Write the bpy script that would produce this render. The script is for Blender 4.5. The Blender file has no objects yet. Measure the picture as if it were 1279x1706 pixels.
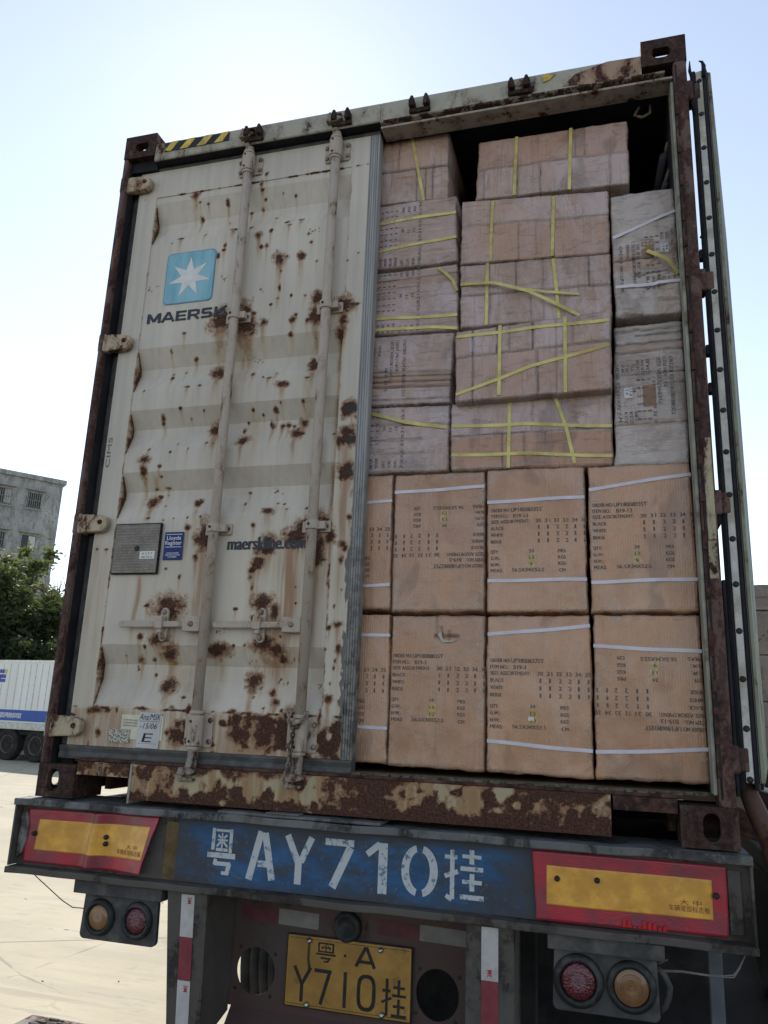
import bpy, math, random
import numpy as np
from mathutils import Vector, Euler
R = math.radians
random.seed(7)
SC = bpy.context.scene
COL = SC.collection

# ---------------------------------------------------------------- camera
# Metres. Origin: lower left rear corner of the container, x to the right, y forward
# along the truck, z up. The yard lies 1.55 m below the container floor.
GZ = -1.55
cam = bpy.data.objects.new('camera', bpy.data.cameras.new('camera'))
COL.objects.link(cam)
cam.location = (2.1045, -2.6456, 0.3488)
cam.rotation_euler = (1.82117519, -0.03825727, 0.27851792)
cam.data.sensor_fit = 'VERTICAL'; cam.data.sensor_height = 36.0
cam.data.lens = 36.0 * 1312.35 / 1706
cam.data.clip_start = 0.05; cam.data.clip_end = 3000
SC.camera = cam

# ---------------------------------------------------------------- sky, sun, exposure
SUN_EL, SUN_AZ = 41.0, -27.0          # azimuth from +y, clockwise towards +x
w = bpy.data.worlds.new('World'); SC.world = w; w.use_nodes = True
nt = w.node_tree; nt.nodes.clear()
sky = nt.nodes.new('ShaderNodeTexSky'); sky.sky_type = 'NISHITA'; sky.sun_disc = False
sky.sun_elevation = R(SUN_EL); sky.sun_rotation = R(SUN_AZ)
sky.air_density = 1.0; sky.dust_density = 0.11; sky.ozone_density = 1.0
bg = nt.nodes.new('ShaderNodeBackground'); bg.inputs['Strength'].default_value = 0.12
wo = nt.nodes.new('ShaderNodeOutputWorld')
hs = nt.nodes.new('ShaderNodeHueSaturation'); hs.inputs['Saturation'].default_value = 0.66   # thin even haze takes the blue out of the sky
nt.links.new(sky.outputs[0], hs.inputs['Color']); nt.links.new(hs.outputs[0], bg.inputs[0]); nt.links.new(bg.outputs[0], wo.inputs[0])
sd = bpy.data.lights.new('sun', 'SUN'); sd.energy = 3.3; sd.angle = R(0.53); sd.color = (1, .95, .86)
sun = bpy.data.objects.new('sun', sd); COL.objects.link(sun)
a, e = R(SUN_AZ), R(SUN_EL)
sdir = Vector((math.sin(a)*math.cos(e), math.cos(a)*math.cos(e), math.sin(e)))
sun.rotation_euler = sdir.to_track_quat('Z', 'Y').to_euler(); sun.location = sdir*50
SC.view_settings.view_transform = 'Standard'; SC.view_settings.look = 'None'
SC.view_settings.exposure = 0.92; SC.view_settings.gamma = 1
SC.cycles.max_bounces = 8; SC.cycles.diffuse_bounces = 5

# ---------------------------------------------------------------- helpers: materials
class NT:
    def __init__(s, name):
        s.m = bpy.data.materials.new(name); s.m.use_nodes = True
        s.t = s.m.node_tree; s.n = s.t.nodes; s.p = s.n['Principled BSDF']
        s.co = s.n.new('ShaderNodeTexCoord').outputs['Object']
    def ln(s, a, b): s.t.links.new(a, b)
    def val(s, sock, v):
        if hasattr(v, 'is_output'): s.ln(v, sock)
        else:
            if isinstance(v, (tuple, list)) and len(v) == 3 and sock.type == 'RGBA': v = (*v, 1)
            sock.default_value = v
    def map(s, scale=(1, 1, 1), loc=(0, 0, 0), rot=(0, 0, 0), vec=None):
        m = s.n.new('ShaderNodeMapping'); s.ln(vec or s.co, m.inputs[0])
        m.inputs['Scale'].default_value = scale; m.inputs['Location'].default_value = loc
        m.inputs['Rotation'].default_value = rot
        return m.outputs[0]
    def noise(s, scale=5, detail=4, rough=.55, vec=None, dist=0):
        n = s.n.new('ShaderNodeTexNoise'); s.ln(vec or s.co, n.inputs['Vector'])
        n.inputs['Scale'].default_value = scale; n.inputs['Detail'].default_value = detail
        n.inputs['Roughness'].default_value = rough; n.inputs['Distortion'].default_value = dist
        return n.outputs['Fac']
    def voro(s, scale=5, vec=None, feature='F1', out='Distance'):
        n = s.n.new('ShaderNodeTexVoronoi'); s.ln(vec or s.co, n.inputs['Vector'])
        n.feature = feature; n.inputs['Scale'].default_value = scale
        return n.outputs[out]
    def ma(s, op, a, b=0.0, c=0.0, clamp=False):
        n = s.n.new('ShaderNodeMath'); n.operation = op; n.use_clamp = clamp
        s.val(n.inputs[0], a); s.val(n.inputs[1], b); s.val(n.inputs[2], c)
        return n.outputs[0]
    def ss(s, x, lo, hi, a=0.0, b=1.0):
        n = s.n.new('ShaderNodeMapRange'); n.interpolation_type = 'SMOOTHSTEP'
        s.val(n.inputs[0], x); n.inputs[1].default_value = lo; n.inputs[2].default_value = hi
        n.inputs[3].default_value = a; n.inputs[4].default_value = b
        return n.outputs[0]
    def mix(s, f, a, b, blend='MIX'):
        n = s.n.new('ShaderNodeMix'); n.data_type = 'RGBA'; n.blend_type = blend
        s.val(n.inputs[0], f); s.val(n.inputs[6], a); s.val(n.inputs[7], b)
        return n.outputs[2]
    def attr(s, name='Paint'):
        n = s.n.new('ShaderNodeAttribute'); n.attribute_name = name
        x = s.n.new('ShaderNodeSeparateColor'); s.ln(n.outputs['Color'], x.inputs[0])
        return x.outputs[0], x.outputs[1], x.outputs[2]
    def xyz(s, vec=None):
        x = s.n.new('ShaderNodeSeparateXYZ'); s.ln(vec or s.co, x.inputs[0]); return x.outputs
    def set(s, **k):
        for a, v in k.items(): s.val(s.p.inputs[{'col': 'Base Color', 'rough': 'Roughness', 'metal': 'Metallic', 'coat': 'Coat Weight', 'coatr': 'Coat Roughness', 'spec': 'Specular IOR Level', 'alpha': 'Alpha', 'trans': 'Transmission Weight', 'sheen': 'Sheen Weight'}[a]], v)
        return s
    def bump(s, h, strength=.3, dist=.01):
        b = s.n.new('ShaderNodeBump'); b.inputs['Strength'].default_value = strength
        b.inputs['Distance'].default_value = dist; s.ln(h, b.inputs['Height']); s.ln(b.outputs[0], s.p.inputs['Normal'])
        return s

def simple(name, col, rough=.6, metal=0.0, var=.25, scale=12, bump=.15, dirt=None, bd=.003):
    m = NT(name)
    n = m.noise(scale, 5, .6)
    c = m.mix(m.ss(n, .3, .7), tuple(x*(1-var) for x in col), tuple(min(1, x*(1+var)) for x in col))
    if dirt:
        c = m.mix(m.ss(m.noise(scale*.35, 6, .7), .48, .62), c, dirt)
    m.set(col=c, rough=rough, metal=metal, spec=.25 if max(col) < .2 else .4)
    if bump: m.bump(m.noise(scale*6, 4, .6), bump, bd)
    return m.m

def rusty(name, paint, amount=.5, scale=9, rough=.7, dark=(.022, .013, .011), mid=(.075, .033, .021), dust=None, streak=True):
    """paint breaking up into dark rust; amount 0..1"""
    m = NT(name)
    v = m.map((1, 1, .45)) if streak else m.co
    n = m.noise(scale, 8, .65, v, .3)
    n2 = m.noise(scale*7, 5, .7)
    k = m.ma('ADD', m.ma('MULTIPLY', n, .8), m.ma('MULTIPLY', n2, .2))
    mask = m.ss(k, .62-.3*amount, .68-.3*amount)
    edge = m.ss(k, .52-.3*amount, .66-.3*amount)
    rustc = m.mix(m.ss(m.noise(scale*4, 6, .7), .38, .62), dark, mid)
    pd = tuple(v*.75 for v in paint)
    stain = m.mix(m.ss(m.noise(2.5, 4), .35, .65), tuple(.35*p+.65*q for p, q in zip(pd, (mid[0]*1.9, mid[1]*2.0, mid[2]*1.7))), pd)
    c = m.mix(edge, paint, stain)
    c = m.mix(mask, c, rustc)
    if dust: c = m.mix(m.ss(m.noise(3.3, 6, .7), .45, .7, 0, .7), c, dust)
    m.set(col=c, rough=m.ss(mask, 0, 1, rough-.10, .92), spec=.22)
    m.bump(m.ma('ADD', m.ma('MULTIPLY', n2, .5), m.ma('MULTIPLY', mask, m.noise(scale*14, 4, .7))), .5, .004)
    return m.m

# ---------------------------------------------------------------- helpers: noise in numpy
def _h(ix, iy, s):
    n = (ix.astype(np.int64)*374761393 + iy.astype(np.int64)*668265263 + s*974634777) & 0xffffffff
    n = ((n ^ (n >> 13))*1274126177) & 0xffffffff
    return ((n ^ (n >> 16)) & 0xffff)/65535.0
def vn(x, y, s=0):
    x = np.asarray(x, float); y = np.asarray(y, float)
    ix = np.floor(x); iy = np.floor(y); fx = x-ix; fy = y-iy
    fx = fx*fx*(3-2*fx); fy = fy*fy*(3-2*fy)
    a = _h(ix, iy, s); b = _h(ix+1, iy, s); c = _h(ix, iy+1, s); d = _h(ix+1, iy+1, s)
    return (a+(b-a)*fx)*(1-fy)+(c+(d-c)*fx)*fy
def fbm(x, y, s=0, o=3):
    t = 0; a = .5; f = 1
    for i in range(o): t = t+a*vn(x*f, y*f, s+i*17); a *= .5; f *= 2.03
    return t/(1-.5**o)
def ridge(x, y, s=0, o=3):
    t = 0; a = .5; f = 1
    for i in range(o): t = t+a*(1-np.abs(2*vn(x*f, y*f, s+i*31)-1)); a *= .5; f *= 2.1
    return t/(1-.5**o)
def sstep(x, a, b):
    t = np.clip((x-a)/(b-a), 0, 1); return t*t*(3-2*t)

# ---------------------------------------------------------------- helpers: meshes
class MB:
    def __init__(s): s.v = []; s.f = []
    def add(s, v, f):
        o = len(s.v); s.v += [tuple(map(float, p)) for p in v]; s.f += [tuple(o+i for i in q) for q in f]; return s
    def box(s, x0, x1, y0, y1, z0, z1):
        return s.add([(x, y, z) for x in (x0, x1) for y in (y0, y1) for z in (z0, z1)],
                     [(0, 1, 3, 2), (4, 6, 7, 5), (0, 4, 5, 1), (2, 3, 7, 6), (0, 2, 6, 4), (1, 5, 7, 3)])
    def prism(s, poly, axis, a, b):
        """2D polygon extruded along an axis; poly is (y,z) for x, (x,z) for y, (x,y) for z"""
        n = len(poly)
        def P(p, t): return {'x': (t, p[0], p[1]), 'y': (p[0], t, p[1]), 'z': (p[0], p[1], t)}[axis]
        v = [P(p, a) for p in poly]+[P(p, b) for p in poly]
        return s.add(v, [tuple(range(n))[::-1], tuple(range(n, 2*n))]+[(i, (i+1) % n, n+(i+1) % n, n+i) for i in range(n)])
    def tube(s, path, r, n=12, cap=True):
        path = [Vector(p) for p in path]; k = len(path)
        rr = r if isinstance(r, (list, tuple)) else [r]*k
        t0 = (path[1]-path[0]).normalized(); up = Vector((0, 0, 1)) if abs(t0.z) < .9 else Vector((1, 0, 0))
        u = t0.cross(up).normalized(); V = []
        for i in range(k):
            t = (path[min(i+1, k-1)]-path[max(i-1, 0)]).normalized()
            u = (u-t*u.dot(t)).normalized(); w_ = t.cross(u)
            V += [path[i]+(u*math.cos(2*math.pi*j/n)+w_*math.sin(2*math.pi*j/n))*rr[i] for j in range(n)]
        F = [(i*n+j, i*n+(j+1) % n, (i+1)*n+(j+1) % n, (i+1)*n+j) for i in range(k-1) for j in range(n)]
        if cap: F += [tuple(range(n))[::-1], tuple((k-1)*n+j for j in range(n))]
        return s.add(V, F)
    def cyl(s, p0, p1, r, n=20): return s.tube([p0, p1], r, n)
    def lathe(s, prof, c, axis='y', n=40):
        """profile of (radius, offset along axis)"""
        k = len(prof); V = []
        for r, t in prof:
            for j in range(n):
                a = 2*math.pi*j/n; p, q = r*math.cos(a), r*math.sin(a)
                V.append({'y': (c[0]+p, c[1]+t, c[2]+q), 'x': (c[0]+t, c[1]+p, c[2]+q), 'z': (c[0]+p, c[1]+q, c[2]+t)}[axis])
        return s.add(V, [(i*n+j, i*n+(j+1) % n, (i+1)*n+(j+1) % n, (i+1)*n+j) for i in range(k-1) for j in range(n)]
                     + [tuple(range(n)), tuple((k-1)*n+j for j in range(n))])
    def holed(s, a0, a1, b0, b1, hole, axis, t0, t1):
        """rectangular plate with a hole; hole = list of points (convex, anticlockwise) in the plate's plane"""
        ca = sum(h[0] for h in hole)/len(hole); cb = sum(h[1] for h in hole)/len(hole)
        ang = sorted([(math.atan2(h[1]-cb, h[0]-ca), h) for h in hole])
        cor = [(a0, b0), (a1, b0), (a1, b1), (a0, b1)]
        for q in cor:                                   # add a hole point under each rectangle corner
            th = math.atan2(q[1]-cb, q[0]-ca)
            best = None
            for i in range(len(hole)):
                p, r_ = hole[i], hole[(i+1) % len(hole)]
                d = (math.cos(th), math.sin(th)); ex, ey = r_[0]-p[0], r_[1]-p[1]
                den = d[0]*ey-d[1]*ex
                if abs(den) < 1e-12: continue
                t = ((p[0]-ca)*ey-(p[1]-cb)*ex)/den; u = ((p[0]-ca)*d[1]-(p[1]-cb)*d[0])/den
                if t > 0 and -1e-6 <= u <= 1+1e-6: best = (ca+d[0]*t, cb+d[1]*t)
            if best: ang.append((th, best))
        ang.sort(key=lambda t: t[0])
        pts = [ang[0]]
        for t in ang[1:]:
            if t[0]-pts[-1][0] > 1e-4: pts.append(t)
        outer = []
        for th, h in pts:
            d = (math.cos(th), math.sin(th)); ts = []
            if d[0] > 1e-9: ts.append((a1-ca)/d[0])
            if d[0] < -1e-9: ts.append((a0-ca)/d[0])
            if d[1] > 1e-9: ts.append((b1-cb)/d[1])
            if d[1] < -1e-9: ts.append((b0-cb)/d[1])
            t = min(ts); outer.append((ca+d[0]*t, cb+d[1]*t))
        n = len(pts)
        def P(p, t): return {'x': (t, p[0], p[1]), 'y': (p[0], t, p[1]), 'z': (p[0], p[1], t)}[axis]
        V = [P(h, t) for t in (t0, t1) for _, h in pts]+[P(o, t) for t in (t0, t1) for o in outer]
        F = []
        for i in range(n):
            j = (i+1) % n
            F += [(i, j, 2*n+j, 2*n+i), (n+i, 3*n+i, 3*n+j, n+j), (i, n+i, n+j, j), (2*n+i, 2*n+j, 3*n+j, 3*n+i)]
        return s.add(V, F)
    def build(s, name, mat, parent=None, bevel=0, smooth=False, seg=2):
        me = bpy.data.meshes.new(name); me.from_pydata(s.v, [], s.f); me.update()
        return link(name, me, mat, parent, bevel, smooth, seg)

def link(name, me, mat, parent=None, bevel=0, smooth=False, seg=2):
    import bmesh
    bm = bmesh.new(); bm.from_mesh(me); bmesh.ops.recalc_face_normals(bm, faces=bm.faces); bm.to_mesh(me); bm.free()
    if mat: me.materials.append(mat)
    o = bpy.data.objects.new(name, me); COL.objects.link(o)
    if parent is not None:
        o.parent = parent
        if parent.type == 'EMPTY' and parent.parent is None: o.location = -parent.location
    if smooth: me.polygons.foreach_set('use_smooth', [True]*len(me.polygons))
    if bevel:
        b = o.modifiers.new('bevel', 'BEVEL'); b.width = bevel; b.segments = seg; b.limit_method = 'ANGLE'; b.angle_limit = R(40)
    return o

def thing(name, label, cat, loc=(0, 0, 0), group=None):
    o = bpy.data.objects.new(name, None); COL.objects.link(o); o.location = loc
    o.empty_display_size = .2
    o['label'] = label; o['category'] = cat
    if group: o['group'] = group
    return o
def tag(o, label, cat, group=None):
    o['label'] = label; o['category'] = cat
    if group: o['group'] = group
    return o
def stadium(ca, cb, wa, wb, n=10):
    """convex slot outline: full width wa, full height wb"""
    r = min(wa, wb)/2; pts = []
    if wb > wa:
        for i in range(n+1): t = math.pi*i/n; pts.append((ca+r*math.cos(t), cb+wb/2-r+r*math.sin(t)))
        for i in range(n+1): t = math.pi+math.pi*i/n; pts.append((ca+r*math.cos(t), cb-wb/2+r+r*math.sin(t)))
    else:
        for i in range(n+1): t = -math.pi/2+math.pi*i/n; pts.append((ca+wa/2-r+r*math.cos(t), cb+r*math.sin(t)))
        for i in range(n+1): t = math.pi/2+math.pi*i/n; pts.append((ca-wa/2+r+r*math.cos(t), cb+r*math.sin(t)))
    out = []
    for p in pts:
        if not out or math.hypot(p[0]-out[-1][0], p[1]-out[-1][1]) > 1e-6: out.append(p)
    if math.hypot(out[0][0]-out[-1][0], out[0][1]-out[-1][1]) < 1e-6: out.pop()
    return out

def setcol(me, arr, name='Paint'):
    ca = me.color_attributes.new(name, 'FLOAT_COLOR', 'POINT')
    n = len(me.vertices); d = np.ones((n, 4), np.float32); d[:, :arr.shape[1]] = arr
    ca.data.foreach_set('color', d.ravel())

# ---------------------------------------------------------------- helpers: lettering
_tc = {}
def glyphs(s, off=0.0):
    """mesh outline of a string, height 1 em, origin at the baseline left"""
    key = (s, off)
    if key not in _tc:
        c = bpy.data.curves.new('t', 'FONT'); c.body = s; c.offset = off; c.resolution_u = 3; c.fill_mode = 'FRONT'
        o = bpy.data.objects.new('t', c); COL.objects.link(o)
        dg = bpy.context.evaluated_depsgraph_get(); me = o.evaluated_get(dg).to_mesh()
        v = np.array([(p.co.x, p.co.y) for p in me.vertices]).reshape(-1, 2); f = [tuple(p.vertices) for p in me.polygons]
        bpy.data.objects.remove(o); bpy.data.curves.remove(c)
        _tc[key] = (v, f, float(v[:, 0].min()) if len(v) else 0, float(v[:, 0].max()) if len(v) else 0)
    return _tc[key]
def lettering(name, items, mat, parent, place, y_of, lift=.0012, slant=0.0, off=0.0, bold=0, bd=.0022):
    """items (string, u, v, cap height, width or None); place(u,v)->x,z; y_of(x,z)->surface y"""
    V = []; F = []; LV = []
    if bold: items = [(s, u+bd*(k-bold/2), v, h, wd, k) for k in range(bold+1) for s, u, v, h, wd in items]
    else: items = [(*t, 0) for t in items]
    for s, u, v, h, wd, kb in items:
        g, f, x0, x1 = glyphs(s, off)
        if not len(g): continue
        sc = h/.70; sx = sc if wd is None else wd/(x1-x0)
        o = len(V)
        for p in g:
            V.append((u+(p[0]-x0)*sx+slant*p[1]*sc, v+p[1]*sc))
            LV.append(kb*.00012)
        F += [tuple(o+i for i in q) for q in f]
    V = np.array(V); x, z = place(V[:, 0], V[:, 1]); y = y_of(x, z)-lift-np.array(LV)
    mb = MB(); mb.v = [tuple(map(float, t)) for t in zip(x, y, z)]; mb.f = F
    return mb.build(name, mat, parent)
def shapes(name, polys, mat, parent, y, thick=.001):
    mb = MB()
    for i, p in enumerate(polys): mb.prism(p, 'y', y-thick-.00004*i, y-.00002*i)
    return mb.build(name, mat, parent)

# ---------------------------------------------------------------- materials
def door_paint(name='door_paint', base=(.485, .43, .36), lighter=(.60, .535, .45)):
    """grey paint; Paint.r = rust patches, Paint.g = stain running down, Paint.b = grime"""
    m = NT(name); r, g, b = m.attr()
    fine = m.noise(70, 6, .7); mid_ = m.noise(22, 6, .65)
    drip = m.noise(38, 5, .65, m.map((1, 1, .05)))
    k = m.ma('ADD', r, m.ma('MULTIPLY', m.ss(r, 0, .15), m.ma('ADD', m.ma('MULTIPLY', m.ma('SUBTRACT', fine, .5), 1.15), m.ma('MULTIPLY', m.ma('SUBTRACT', mid_, .5), 1.5))))
    core = m.ss(k, .58, .80, 0, .95); halo = m.ss(k, .02, .62)
    c = m.mix(m.ss(m.noise(2.2, 5, .6, m.map((1, 1, .5))), .3, .7), base, lighter)
    c = m.mix(m.ss(m.noise(45, 3, .5, m.map((1, 1, .03))), .35, .75, 0, .25), c, (.30, .28, .24))
    c = m.mix(m.ss(m.noise(150, 4, .7), .68, .72, 0, .5), c, (.20, .17, .14))
    gs = m.ma('MULTIPLY', g, m.ss(drip, .25, .62, .35, 1.15), clamp=True)
    c = m.mix(m.ma('MULTIPLY', gs, .9), c, m.mix(m.ss(gs, .22, .75), (.42, .31, .155), (.27, .135, .050)))
    c = m.mix(m.ma('MULTIPLY', halo, .85), c, m.mix(m.ss(halo, .4, 1), (.36, .235, .12), (.20, .088, .036)))
    c = m.mix(core, c, m.mix(m.ss(m.noise(120, 5, .75), .40, .62), (.036, .020, .017), (.105, .047, .032)))
    c = m.mix(m.ma('MULTIPLY', m.ss(m.ma('ADD', b, m.ma('SUBTRACT', mid_, .5)), .35, .7), .85), c, (.055, .05, .046))
    m.set(col=c, rough=m.ss(core, 0, 1, .48, .95), spec=m.ss(core, 0, 1, .45, .15))
    m.bump(m.ma('ADD', m.ma('MULTIPLY', m.noise(5, 3), .35), m.ma('ADD', m.ma('MULTIPLY', core, m.noise(200, 4, .8)), m.ma('MULTIPLY', core, .35))), .55, .0035)
    return m.m
M = {}
M['door'] = door_paint()
M['sillp'] = door_paint('sill_paint', (.29, .25, .155), (.40, .35, .225))
M['frame_rust'] = rusty('frame_rust', (.085, .055, .046), .75, 7, dark=(.028, .017, .014), mid=(.095, .045, .034))
M['post_rust'] = rusty('post_rust', (.125, .078, .066), .55, 14, dark=(.035, .021, .019), mid=(.10, .046, .038), dust=(.11, .08, .07))
M['post_in'] = simple('post_recess_shade', (.020, .018, .021), .8, var=.4, scale=8)  # near black: the shade of the recess put into the colour
M['cast'] = rusty('casting_rust', (.075, .05, .042), .7, 12, dark=(.026, .017, .015), mid=(.07, .036, .028))
M['header'] = rusty('header_paint', (.38, .35, .28), .27, 9)
M['soffit'] = rusty('soffit_paint', (.38, .33, .27), .25, 14)
M['rubber'] = simple('rubber_gasket', (.085, .083, .082), .62, var=.4, scale=20, dirt=(.09, .085, .075))
M['rubberd'] = simple('rubber_dark', (.012, .012, .015), .7, var=.4, scale=20)
M['galv'] = rusty('weathered_steel_rod', (.43, .36, .295), .14, 22, .6, mid=(.16, .09, .05), dark=(.07, .045, .03), streak=True)
M['galvd'] = rusty('dirty_steel_cam', (.27, .225, .185), .4, 25, .65, mid=(.13, .075, .05))
M['hinge'] = rusty('hinge_paint', (.46, .38, .26), .44, 16, mid=(.15, .07, .04))
M['wall'] = rusty('side_wall_paint', (.34, .33, .30), .2, 5)
M['inner'] = simple('interior_shade', (.030, .031, .042), .8, var=.5, scale=4)  # interior shade put into the colour
M['floor'] = simple('container_floor_wood', (.13, .085, .05), .7, scale=6)
M['white_bar'] = simple('pale_painted_bar', (.50, .475, .43), .5, var=.15, scale=15, dirt=(.32, .29, .22))
M['green_edge'] = rusty('pale_green_edge', (.23, .245, .175), .30, 10)
M['bolt'] = simple('dark_bolt', (.03, .028, .028), .5, metal=.3)
M['boltl'] = simple('grey_bolt', (.33, .29, .25), .45, metal=.3)

# ---------------------------------------------------------------- container
W, H, L = 2.438, 2.896, 12.192
ct = thing('shipping_container', 'tall rusty grey shipping container on the trailer, left door shut and right side open', 'shipping container', (1.219, 0, 0))

def casting(x0, z0, top, side):
    """corner fitting: hollow block of plates with a slot in the end, side and bottom or top"""
    mb = MB(); x1 = x0+.162; z1 = z0+.118; d = .178; t = .028
    end = stadium(x0+.081+(.008 if side < 0 else -.008), z0+.056, .070, .050) if top else stadium(x0+.081+(-.012 if side < 0 else .006), z0+.060, .048, .080)
    if top: end = [(p[0], min(p[1], z0+.076)) for p in end]; end = [p for i, p in enumerate(end) if p != end[i-1]]
    mb.holed(x0, x1, z0, z1, end, 'y', 0, t)
    mb.holed(x0, x1, z0, z1, stadium(x0+.081, z0+.06, .05, .08), 'y', d-t, d) if (not top and side < 0) else mb.box(x0, x1, d-t, d, z0, z1) if not top else mb.holed(x0, x1, z0, z1, stadium(x0+.081, z0+.058, .075, .055), 'y', d-t, d)
    xs = (x0, x0+t) if side < 0 else (x1-t, x1)
    mb.holed(t, d-t, z0, z1, stadium(d/2, z0+.06, .08, .05), 'x', *xs)
    xs = (x1-t, x1) if side < 0 else (x0, x0+t)
    mb.box(xs[0], xs[1], t, d-t, z0, z1)
    zs = (z1-t, z1) if top else (z0, z0+t)
    mb.holed(x0+t, x1-t, t, d-t, stadium(x0+.081, d/2, .10, .06), 'z', *zs)
    zs = (z0, z0+.012) if top else (z1-.012, z1)
    mb.box(x0+t, x1-t, t, d-t, *zs)
    return mb.build('corner_casting', M['cast'], ct, .007)
casting(0, H-.118, True, -1); casting(W-.162, H-.118, True, 1)
casting(0, 0, False, -1); casting(W-.162, 0, False, 1)
for x0 in (0, W-.162):                              # front end fittings, far along the truck
    for z0 in (0, H-.118):
        mb = MB().box(x0, x0+.162, L-.178, L, z0, z0+.118); mb.build('corner_casting', M['cast'], ct, .007)

def post(s):
    """rear corner post: rolled outer section plus a deep inner channel"""
    X = (lambda x: x) if s < 0 else (lambda x: W-x)
    mb = MB()
    def pr(poly): mb.prism([(X(p[0]), p[1]) for p in poly], 'z', .118, H-.118)
    if s < 0:
        pr([(0, .004), (.019, .0), (.024, .010), (.024, .150), (.006, .16), (0, .14)])
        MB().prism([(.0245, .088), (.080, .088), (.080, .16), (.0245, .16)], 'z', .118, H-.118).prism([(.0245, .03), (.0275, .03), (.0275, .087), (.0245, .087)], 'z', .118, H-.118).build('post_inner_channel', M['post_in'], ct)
    else:
        pr([(.002, .006), (.012, .0), (.044, .0), (.050, .008), (.050, .10), (.046, .17), (.004, .17)])
    o = mb.build('corner_post', M['post_rust'], ct, .004)
    return o
pl = post(-1); pr_ = post(1)
# seal channel and scarred strip on the open side
mb = MB().box(W-.0625, W-.0515, .012, .10, .15, 2.70)
mb.build('door_stop_strip', simple('pale_seal_strip', (.27, .27, .215), .6, scale=9, dirt=(.12, .09, .07)), ct, .003)
MB().box(W-.0445, W-.0385, -.0045, .012, .14, 2.76).build('recess_shade_line', M['post_in'], ct, .001)  # proud dark strip painted as the shade of a recess
rnd = random.Random(3)
mb = MB(); z = .2
while z < 2.7:
    h = rnd.uniform(.02, .10); d = rnd.uniform(.002, .006)
    MB().box(W-.0505, W-.0380, -d-.003, .004, z, z+h).build('rust_scale', M['frame_rust'], ct, .001); z += h+rnd.uniform(.01, .14)
MB().box(W+.001, W+.011, .020, .10, .15, .80).box(W+.001, W+.010, .02, .1, .98, 1.03).build('gap_dark_strip', M['post_in'], ct, .002)  # dark strips added so the gap beside the post looks black
# bare yellow-cream length of paint low on the right post
mb = MB().box(W-.034, W-.008, -.0035, .004, .925, 1.27).box(W-.036, W-.010, -.0035, .004, .80, .923)
mb.build('cream_paint_length', rusty('cream_paint', (.42, .36, .24), .30, 22), ct, .002)

# side walls, roof, floor, front end
def corr(n, pitch=.278, dep=.036):
    p = []
    for i in range(n):
        b = i*pitch; p += [(b, 0), (b+.072, 0), (b+.140, dep), (b+.212, dep)]
    return p
for s in (-1, 1):
    n = 42; pts = [(.17+y, d) for y, d in corr(n)]+[(L-.17, 0)]
    if s < 0: outer = [(.004+d, y) for y, d in pts]; inner = [(.012+d, y) for y, d in pts][::-1]
    else: outer = [(W-.004-d, y) for y, d in pts]; inner = [(W-.012-d, y) for y, d in pts][::-1]
    MB().prism(outer+inner, 'z', .13, H-.06).build('side_wall', M['wall'], ct)
    x0, x1 = (.0, .05) if s < 0 else (W-.05, W)
    MB().box(x0, x1, .18, L-.18, H-.062, H-.008).build('top_rail', M['frame_rust'], ct, .004)
    MB().box(x0, x1, .18, L-.18, .012, .13).build('bottom_rail', M['frame_rust'], ct, .004)
mb = MB(); pts = [(.13+y, H-.034-d*.5) for y, d in corr(42)]+[(L-.13, H-.034)]
mb.prism(pts+[(p[0], p[1]-.006) for p in pts][::-1], 'x', .05, W-.05); mb.build('roof', M['wall'], ct)
MB().box(.05, W-.05, .10, L-.1, .125, .150).build('floor', M['floor'], ct)
MB().box(.03, W-.03, L-.07, L-.03, .02, H-.04).build('front_wall', M['wall'], ct)
MB().box(.16, .185, .20, L, .02, .10).box(1.2, 1.225, .2, L, .02, .1).box(2.25, 2.275, .2, L, .02, .1).build('cross_members', M['frame_rust'], ct)
# near-black planes added to hold the deep interior shade (seen above the cartons)
MB().box(W-.060, W-.053, .115, 4.0, .155, 2.80).box(.053, .060, .115, 4.0, .155, 2.80).box(.0605, W-.0605, .115, 4.0, 2.795, 2.80).build('interior_dark_planes', M['inner'], ct)
MB().tube([(W-.075, .30, 2.60), (W-.11, .7, 2.57), (W-.08, 1.2, 2.60)], .016, 8).tube([(W-.075, .30, 2.47), (W-.10, .8, 2.46)], .012, 8).build('lashing_strap', simple('grey_lashing', (.10, .10, .115), .7), ct, smooth=True)
mb = MB()
for k, zz in enumerate((2.50, 2.62)): mb.tube([(W-.06, .25, zz), (W-.10, .5, zz-.03), (W-.07, .9, zz+.01)], .008, 8)
mb.tube([(2.27, .16, 2.735), (2.25, .16, 2.70), (2.28, .16, 2.685), (2.31, .16, 2.70), (2.31, .16, 2.735)], .006, 8)
mb.build('lashing_ring', M['galvd'], ct, smooth=True)

# header over the doors
mb = MB()
mb.prism([(.012, 2.842), (.004, 2.83), (.0, 2.748), (.006, 2.742), (.045, 2.742), (.045, 2.752), (.12, 2.76), (.13, 2.842)], 'x', .162, 1.235)
mb.prism([(.012, 2.842), (.004, 2.83), (.0, 2.735), (.10, 2.727), (.10, 2.745), (.13, 2.842)], 'x', 1.235, W-.162)
hd = mb.build('door_header', M['header'], ct, .003)
MB().box(1.236, W-.052, .012, .098, 2.716, 2.726).build('header_soffit', M['soffit'], ct, .002)
MB().prism([(-.004, 2.742), (-.002, 2.735), (.02, 2.727), (.03, 2.735), (.004, 2.745)], 'x', 1.25, W-.08).build('drip_lip', rusty('lip_rust', (.30, .26, .20), .58, 22, dark=(.02, .016, .015)), ct, .001)
M['burnt'] = rusty('scorched_paint', (.36, .25, .17), .42, 20, mid=(.13, .055, .04))
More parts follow.
